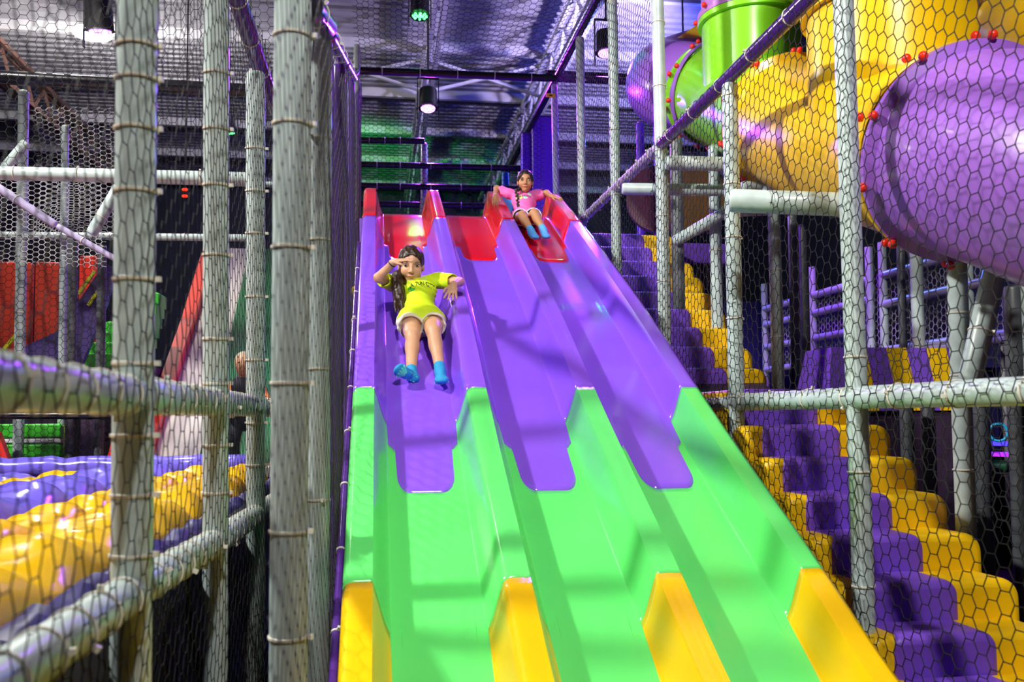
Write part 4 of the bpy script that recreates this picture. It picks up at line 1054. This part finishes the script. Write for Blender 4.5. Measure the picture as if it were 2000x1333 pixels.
    MB().tube([V(hp(x, f, u).tolist()) - base for x, f, u in ((-.022, .081, -.0505), (-.010, .0935, -.0515), (0, .0955, -.0530), (.010, .0935, -.0515), (.022, .081, -.0500))], [.0012*hs, .0034*hs, .0036*hs, .0034*hs, .0012*hs], 8).build('lips', 'lip', root, 180)
    # ---- printing on the shirt, laid on its surface
    bv = BVHTree.FromPolygons([v.co for v in sh.data.vertices], [p.vertices for p in sh.data.polygons])
    def lay(me, right, up, org, out, lift):
        for v in me.vertices:
            p = org + right * v.co.x + up * v.co.y; hit = bv.ray_cast(p + out*.3, -out)[0]
            v.co = (hit if hit is not None else p) + out * (lift + v.co.z)
    for body_t, size, (ox, oy), m, rotz, lift in text:
        rt = V(tr.tolist()) * -1; 
        if rt.x < 0: rt = -rt
        up = V(tu.tolist()); out = V(tf.tolist()); c, s_ = math.cos(rotz), math.sin(rotz)
        org = V((J['neck'] - tu*.105*sc).tolist()) - base + rt*ox + up*oy
        if isinstance(body_t, str):
            cu = bpy.data.curves.new('lettering', 'FONT'); cu.body = body_t; cu.size = size; cu.align_x = 'LEFT'; cu.offset = size * .018; cu.resolution_u = 3
            tmp = bpy.data.objects.new('lettering_tmp', cu); COL.objects.link(tmp)
            dg = bpy.context.evaluated_depsgraph_get(); me = bpy.data.meshes.new_from_object(tmp.evaluated_get(dg)); bpy.data.objects.remove(tmp); bpy.data.curves.remove(cu)
            for v in me.vertices: v.co.x *= (.50 if sc > .9 else .62)
        else:
            mbb = MB(); n = 20; mbb.add([(0, 0, 0)] + [(body_t[0]*math.cos(2*math.pi*i/n), body_t[1]*math.sin(2*math.pi*i/n), 0) for i in range(n)], [(0, 1 + i, 1 + (i+1) % n) for i in range(n)])
            me = mbb.mesh('print')
        lay(me, rt*c + up*s_, up*c - rt*s_, org, out, lift); me.materials.clear()
        po = link('shirt_print', me, m, sh)
    return root
def zf(y): return float(lane_floor(y))
# ---- girl in the neon yellow shirt, left lane
def P(px, py, Y): p = at(px, py, Y=Y); return (p.x, p.y, p.z)
hipY = 5.74; hip = (P(822, 640, hipY)[0], hipY, zf(hipY) + .082)
J1 = dict(hip=hip, neck=P(812, 549, 5.98), front=(-.05, -.80, .35), head=P(803, 518, 5.93), face=(-.02, -1, -.34), crown=(0, -.1, 1),
          sh_r=P(768, 553, 5.97), el_r=P(739, 543, 5.80), wr_r=P(768, 513, 5.72),
          sh_l=P(858, 548, 5.98), el_l=P(897, 551, 5.84), wr_l=P(886, 557, 5.68),
          hip_r=(hip[0] - .072, hipY - .02, hip[2] + .005), hip_l=(hip[0] + .072, hipY - .02, hip[2] + .005),
          kn_r=P(806, 655, 5.42), an_r=P(803, 734, 5.20), toe_r=P(777, 721, 5.10),
          kn_l=P(847, 648, 5.44), an_l=P(860, 727, 5.22), toe_l=P(862, 740, 5.07),
          sole_r=(.25, -.8, -.35), sole_l=(0, -.75, -.5))
def tail1(S, hp, H, J):
    a = hp(-.045, -.085, -.02)
    pts = [hp(.0, -.11, .0), a, A3(P(776, 540, 5.90)), A3(P(777, 562, 5.835)), A3(P(781, 585, 5.80)), A3(P(786, 604, 5.77))]
    S.chain(pts, [.026, .032, .036, .038, .036, .020], .008)
    for i, (x, y) in enumerate(((772, 610), (779, 616), (786, 619), (793, 617), (799, 610))):
        S.chain([pts[3] + A3(((i-2)*.010, 0, 0)), pts[4] + A3(((i-2)*.014, -.004, 0)), A3(P(x, y, 5.765))], [.020, .016, .004], .004)
hands1 = dict(r=((.92, -.15, .10), (.05, -.35, -.95), (.25, -.95, -.2), .3, .10) if False else None, l=None)
hands1 = {'r': (unit(A3(P(808, 503, 5.68)) - A3(J1['wr_r'])), (.1, .35, -.9), (.1, -.95, -.3), .35, .1), 'l': (unit(A3(P(880, 583, 5.60)) - A3(J1['wr_l'])), (0, .75, -.65), (-1, 0, .1), .25, .34)}
girl1 = make_girl('person', 'girl in a neon yellow shirt sliding down the left lane', J1, .98, 1.07, 'skin', 'shirt_neon', 'shorts_cream', 'hair_brown', 'sock_blue', hands1, tail1,
    [('FUN CITY', .058, (-.012, -.045), 'black_print', .07, .002), ('A', .066, (-.048, -.055), 'black_print', .07, .0022), ((.024, .030), 0, (-.040, -.06), 'foam_green', 0, .0012)]
    + [((.004, .0016), 0, (.022 + .0105*i, -.052 + .001*i), 'black_print', .07, .002) for i in range(7)])
w_ = A3(J1['wr_r']); d_ = unit(w_ - A3(J1['el_r'])); a_ = unit(np.cross(d_, [0, 0, 1])); b_ = np.cross(d_, a_); c_ = w_ - d_*.012
MB().tube([V((c_ + (a_*math.cos(t) + b_*math.sin(t))*.024).tolist()) - girl1.location for t in np.linspace(0, 2*math.pi, 21)], .0035, 8, False).build('hair_tie', 'black_print', girl1, 180)
# ---- girl in the pink shirt at the top of the right lane
hipY = 8.02; s2 = .88; hip = (P(1026, 425, hipY)[0], hipY, zf(hipY) + .072)
J2 = dict(hip=hip, neck=P(1022, 379, 8.16), front=(-.1, -.95, .22), head=P(1026, 355, 8.10), face=(-.14, -1, -.16), crown=(.02, -.05, 1),
          sh_r=P(994, 379, 8.16), el_r=P(970, 368, 8.26), wr_r=P(967, 384, 8.12),
          sh_l=P(1050, 381, 8.16), el_l=P(1068, 377, 8.14), wr_l=P(1078, 384, 8.04),
          hip_r=(hip[0] - .058, hipY - .02, hip[2]), hip_l=(hip[0] + .058, hipY - .02, hip[2]),
          kn_r=P(1020, 421, 7.66), an_r=P(1038, 452, 7.50), toe_r=P(1046, 461, 7.40),
          kn_l=P(1044, 417, 7.68), an_l=P(1062, 450, 7.52), toe_l=P(1067, 460, 7.42),
          sole_r=(0, -.25, -.9), sole_l=(0, -.25, -.9))
def braid(S, hp, H, J):
    pts = [hp(-.055, -.04, -.03), A3(P(1008, 372, 8.05)), A3(P(1010, 385, 8.035)), A3(P(1012, 398, 8.015)), A3(P(1013, 405, 8.00))]
    S.chain(pts[:2], [.022, .016], .006)
    n = 11
    for i in range(n):
        t = i / (n - 1) * 3; k = min(int(t), 2); p = pts[1 + k] + (pts[2 + k] - pts[1 + k]) * (t - k)
        S.ell(p + A3(((-1)**i * .006, 0, 0)), np.array([.013, .011, .013]) * (1 - .25*i/n), None, .003)
    S.cap(pts[-1], pts[-1] + A3((.004, 0, -.025)), .010, .005, .003)
hands2 = {'r': ((-.05, -.5, -.75), (.15, .75, -.5), (1, -.2, .1)), 'l': ((.75, -.55, -.25), (.2, .3, -.9), (-.5, -.7, .3))}
girl2 = make_girl('person', 'girl in a pink shirt sitting at the top of the right lane', J2, s2, .93, 'skin_tan', 'shirt_pink', 'shorts_navy', 'hair_dark', 'sock_sky', hands2, braid,
    [((.030, .030), 0, (-.052, -.012), 'print_lemon', 0, .0012), ((.022, .020), 0, (.0, -.02), 'print_mint', 0, .0014), ('V KA FUN CI', .031, (-.058, -.014), 'black_print', 0, .0028), ((.020, .020), 0, (.045, .038), 'sticker_white', 0, .0016)])
w_ = A3(J2['wr_r']); d_ = unit(w_ - A3(J2['el_r'])); a_ = unit(np.cross(d_, [0, 0, 1])); b_ = np.cross(d_, a_); c_ = w_ - d_*.012
MB().tube([V((c_ + (a_*math.cos(t) + b_*math.sin(t))*.019).tolist()) - girl2.location for t in np.linspace(0, 2*math.pi, 21)], .004, 8, False).build('wristband', 'trim_white', girl2, 180)

# ---- visitor bending over at the foot of the dark green lane
kid = empty('person', (-1.15, 8.42, 1.13)); tag(kid, 'person in dark clothes and orange sleeves bending at the green lane', 'person'); KB = V((-1.15, 8.42, 1.13))
Z0 = 1.135; S = Sdf(.02)
for s in (-1, 1):
    S.chain([A3((-1.15 + s*.07, 8.46, Z0 + .40)), A3((-1.15 + s*.09, 8.34, Z0 + .22)), A3((-1.15 + s*.09, 8.42, Z0 + .05))], [.07, .05, .035]); S.cap((-1.15 + s*.09, 8.42, Z0 + .035), (-1.15 + s*.09, 8.32, Z0 + .03), .035, .028)
    S.chain([A3((-1.15 + s*.13, 8.38, Z0 + .66)), A3((-1.15 + s*.19, 8.28, Z0 + .55)), A3((-1.15 + s*.13, 8.17, Z0 + .47))], [.045, .036, .026])
    add_hand(S, (-1.15 + s*.13, 8.17, Z0 + .47), (-s*.3, -.7, -.5), (0, .5, -.8), (-s, 0, .2), .5, .12, .95)
S.cap((-1.15, 8.46, Z0 + .42), (-1.15, 8.38, Z0 + .66), .10, .11); S.cap((-1.15, 8.36, Z0 + .70), (-1.15, 8.33, Z0 + .80), .045, .045)
S.ell((-1.15, 8.30, Z0 + .86), (.072, .088, .10)); S.ell((-1.15, 8.213, Z0 + .85), (.012, .014, .016), None, .008)
me = S.mesh('body', .007); me.materials.append(MATS['skin']); me.transform(Matrix.Translation(-KB)); link('body', me, None, kid)
S = Sdf(.02); S.cap((-1.15, 8.46, Z0 + .40), (-1.15, 8.38, Z0 + .66), .125, .125)
me = S.mesh('shirt', .008); me.materials.append(MATS['shirt_navy']); me.transform(Matrix.Translation(-KB)); link('shirt', me, None, kid)
for s in (-1, 1):
    S = Sdf(.02); S.chain([A3((-1.15 + s*.12, 8.38, Z0 + .66)), A3((-1.15 + s*.19, 8.28, Z0 + .55)), A3((-1.15 + s*.15, 8.21, Z0 + .495))], [.058, .048, .042])
    me = S.mesh('sleeve', .007); me.materials.append(MATS['shirt_orange']); me.transform(Matrix.Translation(-KB)); link('sleeve', me, None, kid)
    S = Sdf(.02); S.chain([A3((-1.15 + s*.07, 8.46, Z0 + .40)), A3((-1.15 + s*.09, 8.34, Z0 + .22)), A3((-1.15 + s*.09, 8.41, Z0 + .09))], [.082, .062, .05])
    me = S.mesh('trouser_leg', .008); me.materials.append(MATS['shirt_navy']); me.transform(Matrix.Translation(-KB)); link('trouser_leg', me, None, kid)
S = Sdf(.01); S.ell((-1.15, 8.325, Z0 + .885), (.083, .092, .095)); S.ell((-1.15, 8.19, Z0 + .83), (.07, .08, .085), None, .01, True)
me = S.mesh('hair', .006); me.materials.append(MATS['hair_sandy']); me.transform(Matrix.Translation(-KB)); link('hair', me, None, kid)
for s in (-1, 1):
    MB().sphere((s*.028, 8.222 - 8.42, Z0 + .875 - 1.13), .009, 8, 6).build('eye', 'eye_iris', kid, 180)
MB().tube([(-.02, -.204, Z0 + .81 - 1.13), (0, -.21, Z0 + .808 - 1.13), (.02, -.204, Z0 + .81 - 1.13)], .004, 6).build('lips', 'lip', kid, 180)
